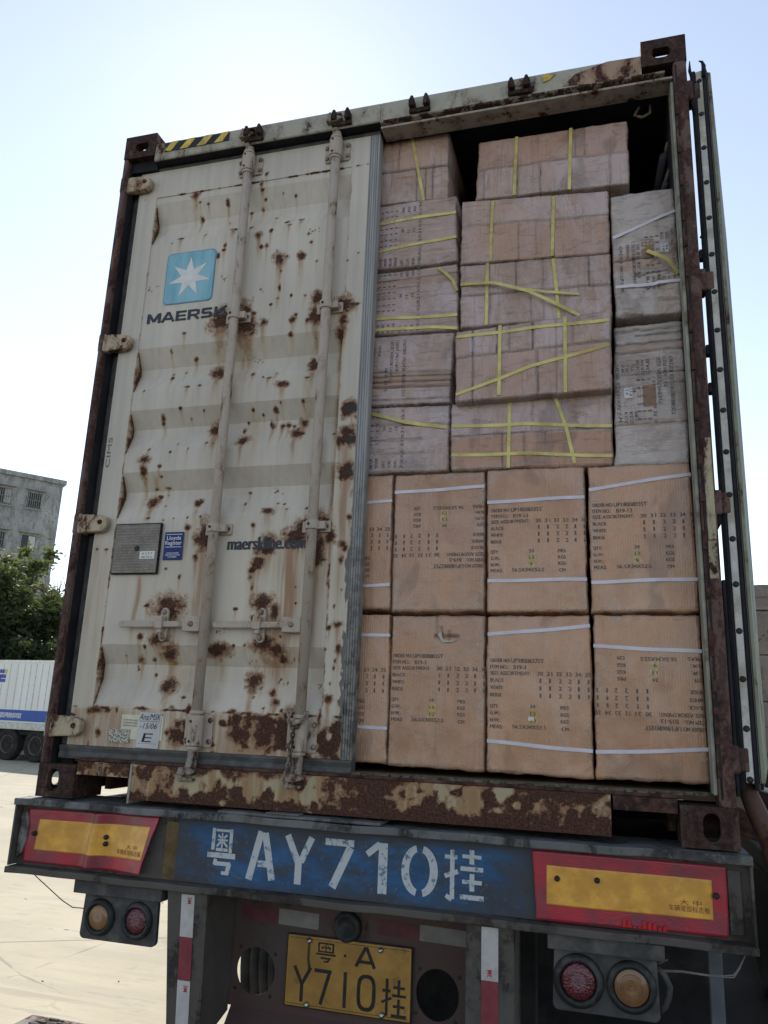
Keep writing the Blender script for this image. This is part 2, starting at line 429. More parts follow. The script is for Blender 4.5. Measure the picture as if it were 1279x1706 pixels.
MB().prism([(1.98, 2.755), (2.03, 2.80), (2.15, 2.832), (2.272, 2.828), (2.272, 2.742), (2.10, 2.742)], 'y', -.0015, .001).build('scorched_patch', M['burnt'], hd)
# yellow and black hazard tape
ty = simple('hazard_yellow', (.62, .42, .06), .5, scale=30, dirt=(.30, .22, .08)); tk = simple('hazard_black', (.02, .025, .03), .5)
mb = MB().box(.215, .535, -.0018, .0005, 2.782, 2.828); tape = mb.build('hazard_tape', tk, hd)
mb = MB()
for i in range(4):
    x = .205+i*.086; a = [(x, 2.7815), (x+.042, 2.7815), (x+.080, 2.8285), (x+.040, 2.8285)]
    a = [(max(.2145, min(.5355, p[0])), p[1]) for p in a]; mb.prism(a, 'y', -.0034, -.0020)
mb.prism([(.2145, 2.7815), (.224, 2.7815), (.224, 2.80), (.2145, 2.79)], 'y', -.0034, -.002)
mb.build('yellow_stripe', ty, hd)
MB().prism([(1.905, 2.822), (1.957, 2.822), (1.930, 2.795), (1.905, 2.788)], 'y', -.0025, 0.0).build('tape_remnant', ty, hd)

MB().box(.162, 1.2345, .004, .0465, 2.7385, 2.7415).build('soffit_shade_strip', M['rubberd'], ct)  # dark strip added for the shade under the header
MB().box(.0285, .162, .034, .075, 2.724, 2.7775).build('soffit_shade_strip', M['rubberd'], ct)  # dark block standing in for shade beside the header
# cam keepers on the header
M['keep'] = rusty('keeper_rust', (.06, .045, .04), .7, 20, dark=(.014, .011, .010), mid=(.055, .032, .026))
def keeper(x, z=2.748, mat=None):
    mb = MB()
    mb.box(x-.045, x+.045, -.014, .0, z, z+.020)
    for s in (-1, 1):
        mb.prism([(x+s*.016, z+.018), (x+s*.043, z+.018), (x+s*.043, z+.045), (x+s*.034, z+.068), (x+s*.024, z+.066), (x+s*.018, z+.044)], 'y', -.034, .0)
    return mb.build('cam_keeper', mat or M['keep'], ct, .005)
for x in (1.407, 1.813, .662, 1.068): keeper(x)

# sill under the doors with fork pockets at both ends
def pgrid(xs, zs, yf, paint, name, mat, parent, back=None, flip=False):
    """dense front sheet y=f(x,z) closed by a flat back"""
    X, Z = np.meshgrid(np.array(xs), np.array(zs)); Y = yf(X, Z)
    nx, nz = len(xs), len(zs)
    v = np.stack([X, Y, Z], -1).reshape(-1, 3)
    f = []
    for j in range(nz-1):
        b = j*nx
        f += [(b+i, b+i+1, b+nx+i+1, b+nx+i) for i in range(nx-1)]
    vv = [tuple(p) for p in v.tolist()]
    if back is not None:
        loop = [i for i in range(nx)]+[j*nx+nx-1 for j in range(1, nz)]+[(nz-1)*nx+i for i in range(nx-2, -1, -1)]+[j*nx for j in range(nz-2, 0, -1)]
        o = len(vv); vv += [(vv[i][0], back, vv[i][2]) for i in loop]; n = len(loop)
        f += [(loop[i], o+i, o+(i+1) % n, loop[(i+1) % n]) for i in range(n)]+[tuple(range(o, o+n))]
    me = bpy.data.meshes.new(name); me.from_pydata(vv, [], f); me.update()
    P = paint(X, Z).reshape(-1, 3); full = np.zeros((len(vv), 3)); full[:len(P)] = P
    if back is not None: full[len(P):] = full[loop]
    setcol(me, full)
    return link(name, me, mat, parent)

def sill_paint(X, Z):
    lo = sstep(.070-Z+.080*(fbm(X*26, Z*14+3, 5, 4)-.5)*2, -.015, .04)
    hi = sstep(Z-.114+.045*(fbm(X*19, Z*8+9, 8)-.5)*2, -.01, .03)
    blobs = sstep(fbm(X*17, Z*18, 12, 4), .46, .62)
    cols = sstep(fbm(X*8, X*0+4, 15, 3), .54, .66)
    xr = sstep(X, 1.75, 2.1)*.5+sstep(X, 1.15, 1.5)*sstep(1.75-X, 0, .2)*.25
    r = np.clip(np.maximum(np.maximum(lo*.95, hi*.8), np.maximum(blobs*.85, cols*.62))+xr, 0, .95)
    g = np.clip(sstep(fbm(X*30, Z*2.5, 21), .38, .62)*1.0+.35, 0, 1)
    return np.stack([r, g, sstep(.02-Z, -.01, .02)*.5], -1)
sy = lambda X, Z: .0+.0015*(fbm(X*20, Z*20, 3)-.5)
xs = np.arange(.392, 2.083, .006); zs = np.linspace(.014, .134, 22)
sl = pgrid(xs, zs, sy, sill_paint, 'door_sill', M['sillp'], ct, .14)
pgrid(np.arange(.164, .3901, .006), np.linspace(.086, .133, 9), lambda X, Z: .006+0*X, sill_paint, 'sill_end', M['sillp'], ct, .14)
pgrid(np.arange(2.085, W-.164, .006), np.linspace(.092, .133, 9), lambda X, Z: .006+0*X, sill_paint, 'sill_end', M['frame_rust'], ct, .14)
MB().box(.396, .404, -.004, .14, .0, .137).box(.262, .270, .001, .006, .088, .132).build('sill_rib', M['sillp'] if 0 else M['header'], ct)
MB().box(.165, W-.165, .01, .11, .1345, .145).build('sill_top', M['frame_rust'], ct, .002)
# debris and old seal along the open part of the sill
mb = MB(); rnd = random.Random(5)
for i in range(150):
    x = rnd.uniform(1.25, 2.36); y = rnd.uniform(.012, .07); r = rnd.uniform(.003, .010)
    mb.box(x-r*rnd.uniform(1, 3), x+r*rnd.uniform(1, 3), y, y+r, .144, .146+r*.8)
tag_d = mb.build('dirt_crust', simple('dirt_crust', (.10, .09, .065), .9, var=.5, scale=40), ct)

# ---------------------------------------------------------------- left door
DX0, DX1, DZ0, DZ1 = .072, 1.181, .188, 2.722
REC = [(2.552, 2.462, 2.432, 2.338), (1.834, 1.750, 1.722, 1.628), (1.548, 1.474, 1.446, 1.353), (1.274, 1.198, 1.170, 1.075), (.571, .497, .440, .336)]
def door_y(X, Z):
    y = np.full(np.shape(X), .0505)
    inside = (X > .1671) & (X < 1.1039) & (Z > .3301) & (Z < 2.5839)
    d = np.zeros(np.shape(X))
    for a_, b_, c_, e_ in REC:
        t = np.where(Z > b_, (a_-Z)/(a_-b_), np.where(Z < c_, (Z-e_)/(c_-e_), 1.0)); d = np.maximum(d, np.clip(t, 0, 1))
    dent = .0025*(fbm(X*5, Z*4, 2)-.5)+.0012*(fbm(X*18, Z*14, 4)-.5)
    return np.where(inside, .0545+.040*d+dent, y+.0012*(fbm(X*9, Z*6, 6)-.5))
SPOTS = '''521,2517,10,18 388,2464,9,15 529,2427,6,6 565,2376,21,5 311,2365,16,6 426,2365,8,5 542,2293,8,7 535,2270,10,7 272,2338,5,5 510,2242,8,14 552,1928,40,40 658,1939,26,46 675,1892,32,39 386,1887,11,8 324,1811,7,9 439,1774,12,7 332,1719,7,5 331,1697,9,8 388,1721,5,5 552,1700,27,22 424,1641,15,6 479,1643,8,5 216,1639,5,5 426,2526,7,6 387,2538,6,5 362,2569,18,15 319,1510,9,13 315,1492,9,6 405,1545,9,8 510,1531,5,5 449,1501,5,5 563,1454,24,23 535,1392,6,5 564,1384,5,5 402,1394,5,5 457,1366,5,7 381,1355,5,5 274,1371,8,6 259,1331,20,14 262,1282,17,26 336,1294,9,8 345,1251,7,5 311,1205,9,5 369,1208,13,5 329,1176,12,7 369,1183,6,5 305,1149,20,18 521,1138,16,17 372,1131,5,5 309,1072,8,5 379,1068,6,5 427,1073,5,5 490,1072,5,5 549,1075,6,5 498,1034,14,14 574,990,31,48 545,912,14,18 417,864,6,5 480,834,6,7 447,724,49,33 351,720,13,5 135,950,11,5 93,948,5,5 442,710,46,38 335,601,16,12 361,563,6,8 468,543,29,24 419,596,31,17 269,528,6,6 336,517,17,15 395,518,7,6 316,490,5,5 323,479,5,5 401,460,7,7 469,420,24,23 491,402,7,6 541,378,12,5 180,319,31,11 233,321,14,11 273,322,7,11 385,331,21,5 507,339,9,8 576,333,12,18 204,239,11,15 498,244,11,13 540,239,29,25 541,281,18,15 81,300,14,6 708,2619,8,9 684,2573,10,16 690,2548,10,7 785,2521,5,6 703,2506,7,6 845,2504,6,6 683,2467,8,7 630,2462,10,7 648,2372,7,6 757,2414,7,6 813,2374,10,6 830,2354,11,6 880,2376,14,6 696,2316,17,15 751,2329,8,8 736,2266,8,12 711,2260,9,8 804,2186,23,22 902,2192,18,19 835,2198,5,5 785,2229,6,5 940,2250,6,6 924,2293,5,7 968,2154,6,6 812,2132,5,5 811,2050,6,17 809,1998,8,6 865,2011,5,6 925,2003,8,6 779,1975,6,5 986,1983,22,23 699,1946,14,10 752,1901,18,16 648,1938,33,43 685,1882,29,32 879,1897,15,15 893,1917,8,9 945,1886,7,13 984,1901,25,29 1103,1938,36,27 1106,1875,18,25 1119,1911,12,10 1110,2138,5,5 1154,2164,5,5 1161,1937,8,8 1094,1814,19,43 875,1831,10,9 987,1807,5,5 965,1722,15,16 976,1693,21,16 959,1637,12,5 857,1615,20,10 712,1677,11,10 764,1660,5,5 790,1653,12,5 815,1677,9,5 951,1532,10,8 828,1511,11,13 854,1534,6,5 730,1513,7,6 770,1496,5,5 812,1453,12,14 802,1462,5,12 853,1447,12,13 879,1451,11,12 903,1441,8,8 944,1456,18,17 922,1410,20,16 950,1408,8,7 703,1469,6,7 697,1386,20,17 690,1434,9,12 1086,1396,6,5 738,1174,7,5 726,1128,6,7 869,1127,6,5 895,1119,5,5 908,1092,8,5 992,1094,6,5 836,1090,20,11 778,1033,12,10 851,973,29,20 833,935,35,16 957,981,39,33 991,1029,29,22 1072,1043,24,27 1101,983,18,32 1051,925,20,48 814,889,20,19 793,859,15,18 1161,1484,12,15 1149,1392,27,20 1114,1357,10,29 1152,1234,29,25 1130,1207,11,11 1172,1051,13,11 1147,950,14,15 1159,934,10,14 1149,891,8,18 815,877,16,22 790,829,11,12 798,797,7,13 733,709,11,6 844,732,31,26 895,701,17,32 812,674,17,10 862,581,35,23 912,561,28,21 937,529,19,16 928,608,7,7 815,445,24,24 848,422,9,8 902,409,15,12 916,370,15,17 924,456,5,5 824,390,6,5 878,352,6,5 945,345,7,8 757,335,12,10 750,300,8,17 825,328,17,8 798,258,33,29 880,296,27,22 895,253,41,32 987,295,30,43 968,261,27,30 985,327,27,11 970,790,5,5 977,732,5,5 1101,847,6,22 1100,808,5,16 1148,889,10,14 1156,781,5,5 1134,717,5,8 1147,653,19,14 1115,643,8,9 1104,564,5,6 1154,570,10,23 1146,525,6,11 1142,498,5,9 1132,441,5,5 1128,388,16,14 1165,386,6,6 1104,248,12,25 1097,324,7,29 740,572,6,5 785,572,6,5 671,555,35,19 876,273,22,10'''
def door_rust(X, Z):
    r = np.zeros(X.shape); g = np.zeros(X.shape); b = np.zeros(X.shape)
    wx = X+.012*(fbm(X*22, Z*22, 41)-.5); wz = Z+.014*(fbm(X*22, Z*22, 57)-.5)
    for t in SPOTS.split():
        x, z, a_, b_ = [float(q)/1000 for q in t.split(',')]
        a2, b2 = max(a_, .005), max(b_, .005)
        m = (np.abs(X-x) < a2*2+.03) & (Z < z+b2*2+.03) & (Z > z-b2*2-.45)
        if not m.any(): continue
        xx, zz = wx[m], wz[m]
        d = np.sqrt(((xx-x)/a2)**2+((zz-z)/b2)**2)
        r[m] = np.maximum(r[m], np.clip((1.12-.62*d)*(1 if a2 > .009 else .80+.35*((x*7919) % .01)*100) if a2 < .02 else (1.16-.50*d), 0, 1))
        ln = min(.46, 8.5*b2+.04); wd = a2*.75
        dz = z-zz; s_ = np.exp(-((xx-x)/wd)**2)*np.clip(1-dz/ln, 0, 1)*(dz > -b2*.3)
        g[m] = np.maximum(g[m], s_*(.62+.5*min(1, a2/.02)))
    # broad runs of rust water
    for x, z1, z0, wd, k in ((.935, .96, .33, .062, 1.0), (.80, .90, .60, .03, .8), (.575, .95, .50, .035, .8), (.46, .72, .33, .06, .8), (.88, .70, .30, .07, .95),
                             (.30, .85, .50, .014, .9), (.32, 1.27, 1.05, .03, .6), (.81, 2.05, 1.92, .012, .6), (.62, 1.93, 1.60, .07, .5), (.99, 1.93, 1.6, .05, .5),
                             (1.09, 1.85, .35, .010, .9), (1.15, 1.36, .45, .035, .75), (.115, .98, .2, .05, .55), (.53, 2.45, 2.2, .03, .35), (1.05, 1.05, .35, .045, .7),
                             (.60, 1.0, .25, .5, .16), (.25, .34, .19, .1, .7), (.55, .5, .3, .12, .5), (.74, 1.5, 1.15, .03, .5), (.96, 1.65, 1.25, .022, .6)):
        s_ = np.exp(-((X-x+.006*np.sin(Z*23+x*40))/wd)**2)*(.6+.6*fbm(X*60, Z*2, 88))*sstep(z1+.03-Z, 0, .06)*np.clip((Z-z0)/max(.05, (z1-z0)*.5), 0, 1)
        g = np.maximum(g, k*s_)
    # bottom panel: heavy blistering
    lowm = sstep(.335-Z, -.01, .02)
    r = np.maximum(r, lowm*sstep(X, .46, .60)*sstep(fbm(X*19+3, Z*17, 61, 4), .44, .62)*.92)
    g = np.maximum(g, lowm*(.45+.5*fbm(X*14, Z*5, 63)))
    # rusted walls of the recesses at the left, seam lines, edges
    inrec = np.zeros(X.shape)
    for a_, b_, c_, e_ in REC: inrec = np.maximum(inrec, ((Z < a_-.012) & (Z > e_+.006)).astype(float))
    r = np.maximum(r, inrec*(X < .1695)*(X > .1668)*1.0)
    g = np.maximum(g, inrec*np.exp(-((X-.172)/.008)**2)*.45)
    seam = np.exp(-((X-.1665)/.004)**2)+np.exp(-((X-1.1045)/.004)**2)
    r = np.maximum(r, seam*sstep(fbm(X*3, Z*26, 71), .42, .62)*(.30+.4*sstep(1.6-Z, 0, 1)))
    for zz in (.3305, 2.584): r = np.maximum(r, np.exp(-((Z-zz)/.005)**2)*sstep(fbm(X*24, Z*3, 73), .40, .62)*.9)
    # speckle of small chips
    for i in range(12):
        rx = .19+.9*_h(np.array(i), np.array(3), 5); rz = .4+2.1*_h(np.array(i), np.array(9), 6)
        for k in range(6):
            cx = rx+.05*(_h(np.array(i), np.array(k), 11)-.5); cz = rz+.03*(_h(np.array(i), np.array(k), 12)-.5)
            r = np.maximum(r, np.clip(1.1-np.hypot(X-cx, Z-cz)/.0052, 0, 1)*.85)
    b = np.maximum(b, sstep(.016-(DX1-X)+.022*(fbm(X*30, Z*34, 78, 4)-.5), -.008, .010)*sstep(1.5-Z, 0, .6)*sstep(fbm(X*50, Z*9, 77, 4), .36, .56)*.8)
    for x, z, s1 in ((1.153, 1.484, .034), (1.155, 1.36, .03), (1.152, 1.234, .032)):
        b = np.maximum(b, np.clip(1.35-np.hypot((X+.05*(fbm(X*30, Z*30, 91)-.5)-x-.008)/.028, (Z+.06*(fbm(X*25, Z*25, 93)-.5)-z)/s1), 0, 1)*.8); r = np.maximum(r, np.clip(1.6-np.hypot((X+.05*(fbm(X*30, Z*30, 95)-.5)-x+.004)/.030, (Z+.05*(fbm(X*25, Z*25, 97)-.5)-z)/s1), 0, 1)*.9)
    return np.stack([np.clip(r, 0, 1), np.clip(g, 0, 1), np.clip(b, 0, 1)], -1)

def axis(a, b, step, extra):
    s = set(np.round(np.arange(a, b+1e-6, step), 5).tolist())
    s = {q for q in s if all(abs(q-e_) > step*.35 for e_ in extra)} | {round(e_, 5) for e_ in extra} | {a, b}
    return sorted(s)
ex = [.1665, .1675, 1.1035, 1.1045]; ez = [.3295, .3306, 2.5834, 2.5845]
for q in REC: ez += list(q)
door = pgrid(axis(DX0, DX1, .0052, ex), axis(DZ0, DZ1, .0056, ez), door_y, door_rust, 'door', M['door'], ct, .102)
door['label'] = 'shut left door, corrugated grey panel with rust spots and brown streaks'
ys = lambda x, z: door_y(np.asarray(x), np.asarray(z))

# gasket round the left door
mb = MB()
mb.prism([(.048, .187), (.043, .180), (.050, .163), (.043, .150), (.046, .138), (.095, .138), (.095, .187)], 'x', .045, 1.224)
mb.prism([(.052, 2.723), (.047, 2.732), (.052, 2.747), (.095, 2.747), (.095, 2.723)], 'x', .045, 1.224)
mb.prism([(.028, .078), (.050, .070), (.071, .060), (.071, .083), (.028, .083)], 'z', .188, 2.722)
gk = mb.build('door_gasket', M['rubber'], door, .001)
sg = NT('free_edge_seal'); sx, sy2, sz = sg.xyz(); sdark = sg.ss(sg.ma('ADD', sz, sg.ma('MULTIPLY', sg.ma('SUBTRACT', sg.noise(6, 5, .7, sg.map((2, 1, 1))), .5), 1.6)), .3, 1.5, 1, 0)
sg.set(col=sg.mix(sdark, sg.mix(sg.ss(sg.noise(30, 4, .6, sg.map((3, 1, .1))), .35, .65), (.24, .24, .24), (.34, .335, .32)), sg.mix(sg.ss(sg.noise(24, 5, .7), .4, .6), (.06, .057, .055), (.20, .185, .16))), rough=.65)
mb = MB()
pr_s = [(1.1815, .0505)]
for q in (1.186, 1.196, 1.206, 1.215): pr_s += [(q-.0008, .0495), (q, .0525), (q+.0010, .0525), (q+.0018, .0495)]
mb.prism(pr_s+[(1.222, .0495), (1.224, .053), (1.224, .095), (1.1815, .095)], 'z', .188, 2.722)
mb.build('free_edge_seal', sg.m, door)
# hinges
for z in (2.648, 1.857, 1.052, .255):
    mb = MB()
    mb.prism([(.012, z-.040), (.016, z+.036), (.05, z+.040), (.118, z+.034), (.142, z+.026), (.148, z+.008), (.146, z-.020), (.128, z-.034), (.06, z-.037)], 'y', .012, .045)
    h = mb.build('hinge', M['hinge'], door, .006)
    MB().lathe([(0, -.006), (.009, -.005), (.011, .001)], (.118, .012, z+.004), 'y', 14).build('hinge_bolt', M['frame_rust'], door)
    MB().box(-.006, .030, .004, .07, z-.042, z+.042).build('hinge_lug', M['post_rust'] if z > 1.9 else M['hinge'], ct, .008)
    MB().box(W-.020, W+.016, .004, .075, z-.042, z+.042).build('hinge_lug', M['post_rust'], ct, .008)

# locking rods with cams, brackets and handles
def rod(x, mirrored=False):
    mb = MB()
    mb.tube([(x+.002, .020, 2.745), (x, .020, 1.6), (x-.001, .020, .33)], .0195, 20)
    mb.tube([(x-.001, .020, .33), (x-.001, .020, .155)], .0185, 18)
    r = mb.build('lock_rod', M['galv'], door, smooth=True)
    mb = MB()
    def br(z0, z1, sd):
        mb = MB()
        mb.prism([(x-.052, z0), (x+.052, z0), (x+.056, z0+.012), (x+.056, z1-.012), (x+.048, z1), (x-.048, z1), (x-.056, z1-.012), (x-.056, z0+.012)], 'y', .042, .0505)
        mb.tube([(x, .020, z0+.004), (x, .020, z1-.004)], .0285, 20)
        for z in (z0-.003, z1+.007): mb.tube([(x, .020, z-.006), (x, .020, z+.006)], .025, 18)
        mb.build('rod_bracket', M['galv'], door, .0025)
    br(.205, .320, 1); br(2.615, 2.705, 1)
    for zc in (1.925, 1.018):
        mb = MB(); mb.prism([(x-.05, zc-.022), (x+.062, zc-.022), (x+.062, zc+.022), (x-.05, zc+.022)], 'y', .044, .056)
        mb.tube([(x, .020, zc-.017), (x, .020, zc+.017)], .0262, 20)
        mb.box(x+.02, x+.05, .016, .046, zc-.015, zc+.015)
        mb.build('rod_clamp', M['galv'], door, .0025)
    for zc, dx in ((2.685, .048), (2.635, .048), (2.685, -.046), (2.635, -.046), (.30, .047), (.225, .047), (.225, -.047), (1.925, .046), (1.018, .046)):
        y = .0415 if zc < .4 or zc > 2.5 else .043
        mb = MB(); mb.lathe([(.010, 0), (.0095, -.004), (.006, -.007), (0, -.0075)][::-1], (x+dx, y if abs(zc-1.925) > .1 and abs(zc-1.018) > .1 else .0435, zc), 'y', 12)
        mb.build('bracket_bolt', M['galvd'], door, smooth=True)
    for zc in (.295, .225, 2.69, 2.63, 1.925, 1.018): MB().lathe([(0, -.0298), (.005, -.0298), (.005, -.02)], (x-.006, .020, zc), 'y', 10).build('rivet_hole', M['bolt'], door)
    # cams
    for s, z0 in ((1, 2.712), (-1, .19)):
        mb = MB()
        mb.tube([(x, .020, z0), (x, .018, z0+s*.022), (x, .014, z0+s*.036), (x, .010, z0+s*.060)], [.020, .018, .020, .022], 14)
        zc = z0+s*.066
        mb.prism([(x-.036, zc-.012), (x+.010, zc-.014), (x+.036, zc-.004), (x+.034, zc+.004), (x+.012, zc+.013), (x-.028, zc+.012)], 'y', -.026, .020)
        mb.prism([(x-.030, zc+s*.012), (x-.014, zc+s*.012), (x-.014, zc+s*.034), (x-.024, zc+s*.038), (x-.034, zc+s*.026)], 'y', -.022, .014)
        mb.prism([(x-.014, zc+s*.020), (x+.030, zc+s*.024), (x+.026, zc+s*.034), (x-.014, zc+s*.034)], 'y', -.020, .010)
        mb.build('lock_cam', M['galvd'], door, .003)
    return r
rod(.632); rod(1.038)
for k, x in enumerate((.632, 1.038)):
    z = .647; mb = MB()
    hub = MB().box(x-.090, x-.018, .008, .044, z-.028, z+.028).build('handle_hub', M['galv'], door, .004)
    xl = x-.375; ph = []
    up = [(xl+.004, z-.008), (xl+.012, z-.014), (xl+.10, z-.014), (x-.20, z-.0125), (x-.09, z-.011)]
    tp = [(x-.09, z+.011), (x-.20, z+.011), (xl+.10, z+.012), (xl+.012, z+.011), (xl+.002, z+.004)]
    MB().prism(up+tp, 'y', .012, .022).build('door_handle', M['galv'], door, .004)
    c = x-.170
    mb.prism([(c-.017+.017*math.cos(t)+.0, z+.045+.020*math.sin(t)) for t in np.linspace(0, math.pi, 9)]+[(c-.034, z-.045)]+[(c-.017+.017*math.cos(t), z-.045+.020*math.sin(t)) for t in np.linspace(math.pi, 2*math.pi, 9)], 'y', .036, .050)
    mb.box(c-.036, c-.006, .002, .036, z+.010, z+.030); mb.box(c-.036, c-.006, .002, .012, z-.018, z+.012); mb.box(c-.030, c-.012, .010, .038, z-.034, z-.014)
    mb.build('handle_catch', M['galv'], door, .003)
    for px_, pz, py in ((c-.017, z+.048, .036), (c-.017, z-.047, .036), (x-.055, z, .008)):
        MB().lathe([(0, -.009), (.006, -.0085), (.010, -.004), (.0105, 0)], (px_, py, pz), 'y', 12).build('handle_bolt', M['galvd'], door, smooth=True)
# chain hooked over the right-hand rod's lower bracket
mb = MB(); cp = []
for i in range(11): t = i/10; cp.append((1.062-.062*math.sin(t*math.pi*.5)+.0, -.016, .335-.045*math.sin(t*math.pi)-.0*t))
path = [(1.072, -.012, .335), (1.062, -.018, .312), (1.045, -.020, .295), (1.032, -.021, .283)]
path2 = [(1.008, -.012, .335), (1.013, -.018, .310), (1.024, -.021, .293), (1.032, -.021, .280), (1.029, -.021, .250), (1.026, -.021, .215), (1.022, -.021, .180), (1.016, -.019, .150), (1.010, -.020, .118), (1.012, -.020, .100)]
def links(pth, rr=.0046, step=.0135):
    P = [Vector(p) for p in pth]; d = 0; pts = []
    for a_, b_ in zip(P, P[1:]):
        n = max(1, round((b_-a_).length/step))
        pts += [(a_.lerp(b_, i/n), (b_-a_).normalized()) for i in range(n)]
    for i, (c_, t) in enumerate(pts):
        side = Vector((0, 1, 0)) if i % 2 else t.cross(Vector((0, 1, 0))).normalized()
        loop = [c_+t*(.0115*math.cos(q))+side*(.0065*math.sin(q)) for q in np.linspace(0, 2*math.pi, 11)]
        mb.tube(loop, .0030, 6, False)
links(path); links(path2)
mb.build('chain', M['galvd'], door, smooth=True)

# data plate, register badge, stickers
pm = NT('data_plate_metal'); rows = pm.ss(pm.noise(180, 3, .6, pm.map((1, 1, .35))), .48, .60)
lines = pm.ss(pm.ma('SINE', pm.ma('MULTIPLY', pm.xyz()[2], 560)), .1, .6)
pm.set(col=pm.mix(pm.ma('MULTIPLY', pm.ma('MULTIPLY', rows, lines), .55), pm.mix(pm.ss(pm.noise(16, 4), .35, .65), (.135, .118, .095), (.19, .168, .14)), (.34, .31, .27)), rough=.5, metal=.4)
MB().box(.178, .388, .040, .050, .845, 1.052).build('plate_backing', M['rubberd'], door, .002)
dp = MB().box(.183, .383, .037, .0398, .850, 1.046).build('data_plate', pm.m, door)
MB().lathe([(0, -.004), (.010, -.003), (.012, 0)], (.288, .037, .948), 'y', 14).build('plate_bolt', M['bolt'], door)
wht = simple('white_sticker', (.68, .66, .60), .5, var=.08, scale=30); MB().box(.305, .372, .0352, .0366, .905, .936).build('date_sticker', wht, door)
ink = simple('black_ink', (.02, .02, .022), .55, bump=0); grey_ink = simple('grey_ink', (.16, .14, .13), .6, bump=0)
pl_ = lambda u, v: (u, v)
fl = lambda y: (lambda x, z: np.full(np.shape(x), y))
lettering('sticker_text', [('A C E P', .315, .922, .009, .046), ('GB 0014', .312, .909, .007, .052)], ink, door, pl_, fl(.0352), .0006)
lettering('plate_text', [('CSC SAFETY APPROVAL', .205, 1.030, .007, .15), ('DATE MANUFACTURED', .195, 1.010, .005, .09), ('MAXIMUM GROSS WEIGHT', .195, .996, .005, .10), ('CLEANING AND REPAIRS', .195, .966, .006, .12), ('TIMBER COMPONENT TREATMENT', .19, .888, .005, .13), ('OWNER', .19, .874, .005, .03), ('CONTAINER TYPE', .295, .874, .005, .06), ('MODEL NO.', .295, .862, .005, .05)], simple('embossed_text', (.33, .30, .26), .5, bump=0), door, pl_, fl(.037), .0005)
blue = simple('register_blue', (.012, .028, .14), .45, var=.1, scale=10)
MB().box(.402, .486, .0478, .0500, .902, 1.014).build('register_badge', blue, door, .001)
wi = simple('white_ink', (.75, .75, .73), .5, var=.05, bump=0)
lettering('badge_text', [('Lloyds', .413, .982, .016, .062), ('Register', .408, .962, .016, .072), ('CONTAINER', .416, .926, .0055, .056), ('CERTIFICATION', .412, .918, .0055, .064), ('SCHEME', .424, .910, .0055, .040)], wi, door, pl_, fl(.0478), .0008, 0, .004)
MB().box(.409, .480, .0466, .0474, 1.003, 1.005).box(.409, .480, .0466, .0474, .952, .954).build('badge_rule', wi, door)
crm = simple('cream_sticker', (.60, .56, .42), .5, var=.1, scale=20); MB().box(.302, .481, .0483, .0502, .218, .308).build('cream_sticker', crm, door, .003)
lettering('sticker_print', [('ATTENTION LINES', .310, .285, .006, .062), ('ATTENTION UNITS', .310, .275, .006, .062), ('ATTENTION DOORS', .310, .265, .006, .062)], ink, door, pl_, fl(.0483), .0006)
pap = simple('grey_paper', (.50, .49, .48), .7, var=.08, scale=12); MB().prism([(.376, .192), (.470, .190), (.474, .318), (.380, .320)], 'y', .0462, .0480).build('paper_note', pap, door)
lettering('handwriting', [('Ana/MSK', .380, .292, .022, .088), ('-15/06', .384, .260, .020, .072), ('E', .398, .212, .032, .040), ('__', .384, .208, .01, .08)], ink, door, pl_, fl(.0462), .0006, .25)
lettering('form_print', [('CONTAINER SERVICES', .381, .284, .0055, .085)], grey_ink, door, pl_, fl(.0462), .0006)
fo = NT('crumpled_foil'); fv = fo.voro(170); fo.set(col=fo.mix(fo.ss(fv, .2, .5), (.10, .085, .06), (.42, .40, .34)), metal=.6, rough=.35); fo.bump(fv, .8, .004)
MB().box(.252, .345, .0460, .0475, .204, .254).build('foil_plate', fo.m, door)

# emblem: white seven-pointed star on a light blue rounded square
cx0, cx1, cz0, cz1 = .262, .500, 2.031, 2.281; rr = .022
def rrect(a0, a1, b0, b1, r):
    p = []
    for cx, cz, s in ((a1-r, b1-r, 0), (a0+r, b1-r, 90), (a0+r, b0+r, 180), (a1-r, b0+r, 270)):
        p += [(cx+r*math.cos(R(s+t)), cz+r*math.sin(R(s+t))) for t in range(0, 91, 15)]
    return p
lb = NT('emblem_blue'); lb.set(col=lb.mix(lb.ss(lb.noise(14, 4, .6, lb.map((1, 1, .25))), .35, .65), (.16, .36, .44), (.25, .47, .54)), rough=.5)
edge_b = simple('emblem_edge', (.10, .26, .33), .5, var=.2, scale=30)
MB().prism(rrect(cx0, cx1, cz0, cz1, rr), 'y', .0515, .0550).build('emblem_border', edge_b, door)
MB().prism(rrect(cx0+.004, cx1-.004, cz0+.004, cz1-.004, rr), 'y', .0505, .0513).build('emblem', lb.m, door)
sc_ = .098; cxs, czs = (cx0+cx1)/2, (cz0+cz1)/2-.002; st = []
for i in range(14):
    a_ = math.pi/2+i*math.pi/7; r = sc_ if i % 2 == 0 else sc_*.40; st.append((cxs+r*math.cos(a_)*1.05, czs+r*math.sin(a_)))
mb = MB(); n = 14
mb.add([(cxs, .0493, czs)]+[(p[0], .0496, p[1]) for p in st]+[(p[0], .0504, p[1]) for p in st], [(0, i+1, (i+1) % n+1) for i in range(n)]+[(i+1, n+i+1, n+(i+1) % n+1, (i+1) % n+1) for i in range(n)])
mb.build('emblem_star', simple('emblem_white', (.66, .65, .62), .5, var=.1, scale=16), door)
navy = NT('navy_lettering'); navy.set(col=navy.mix(navy.ss(navy.noise(60, 5, .7), .60, .70), (.018, .022, .036), (.20, .19, .17)), rough=.55)
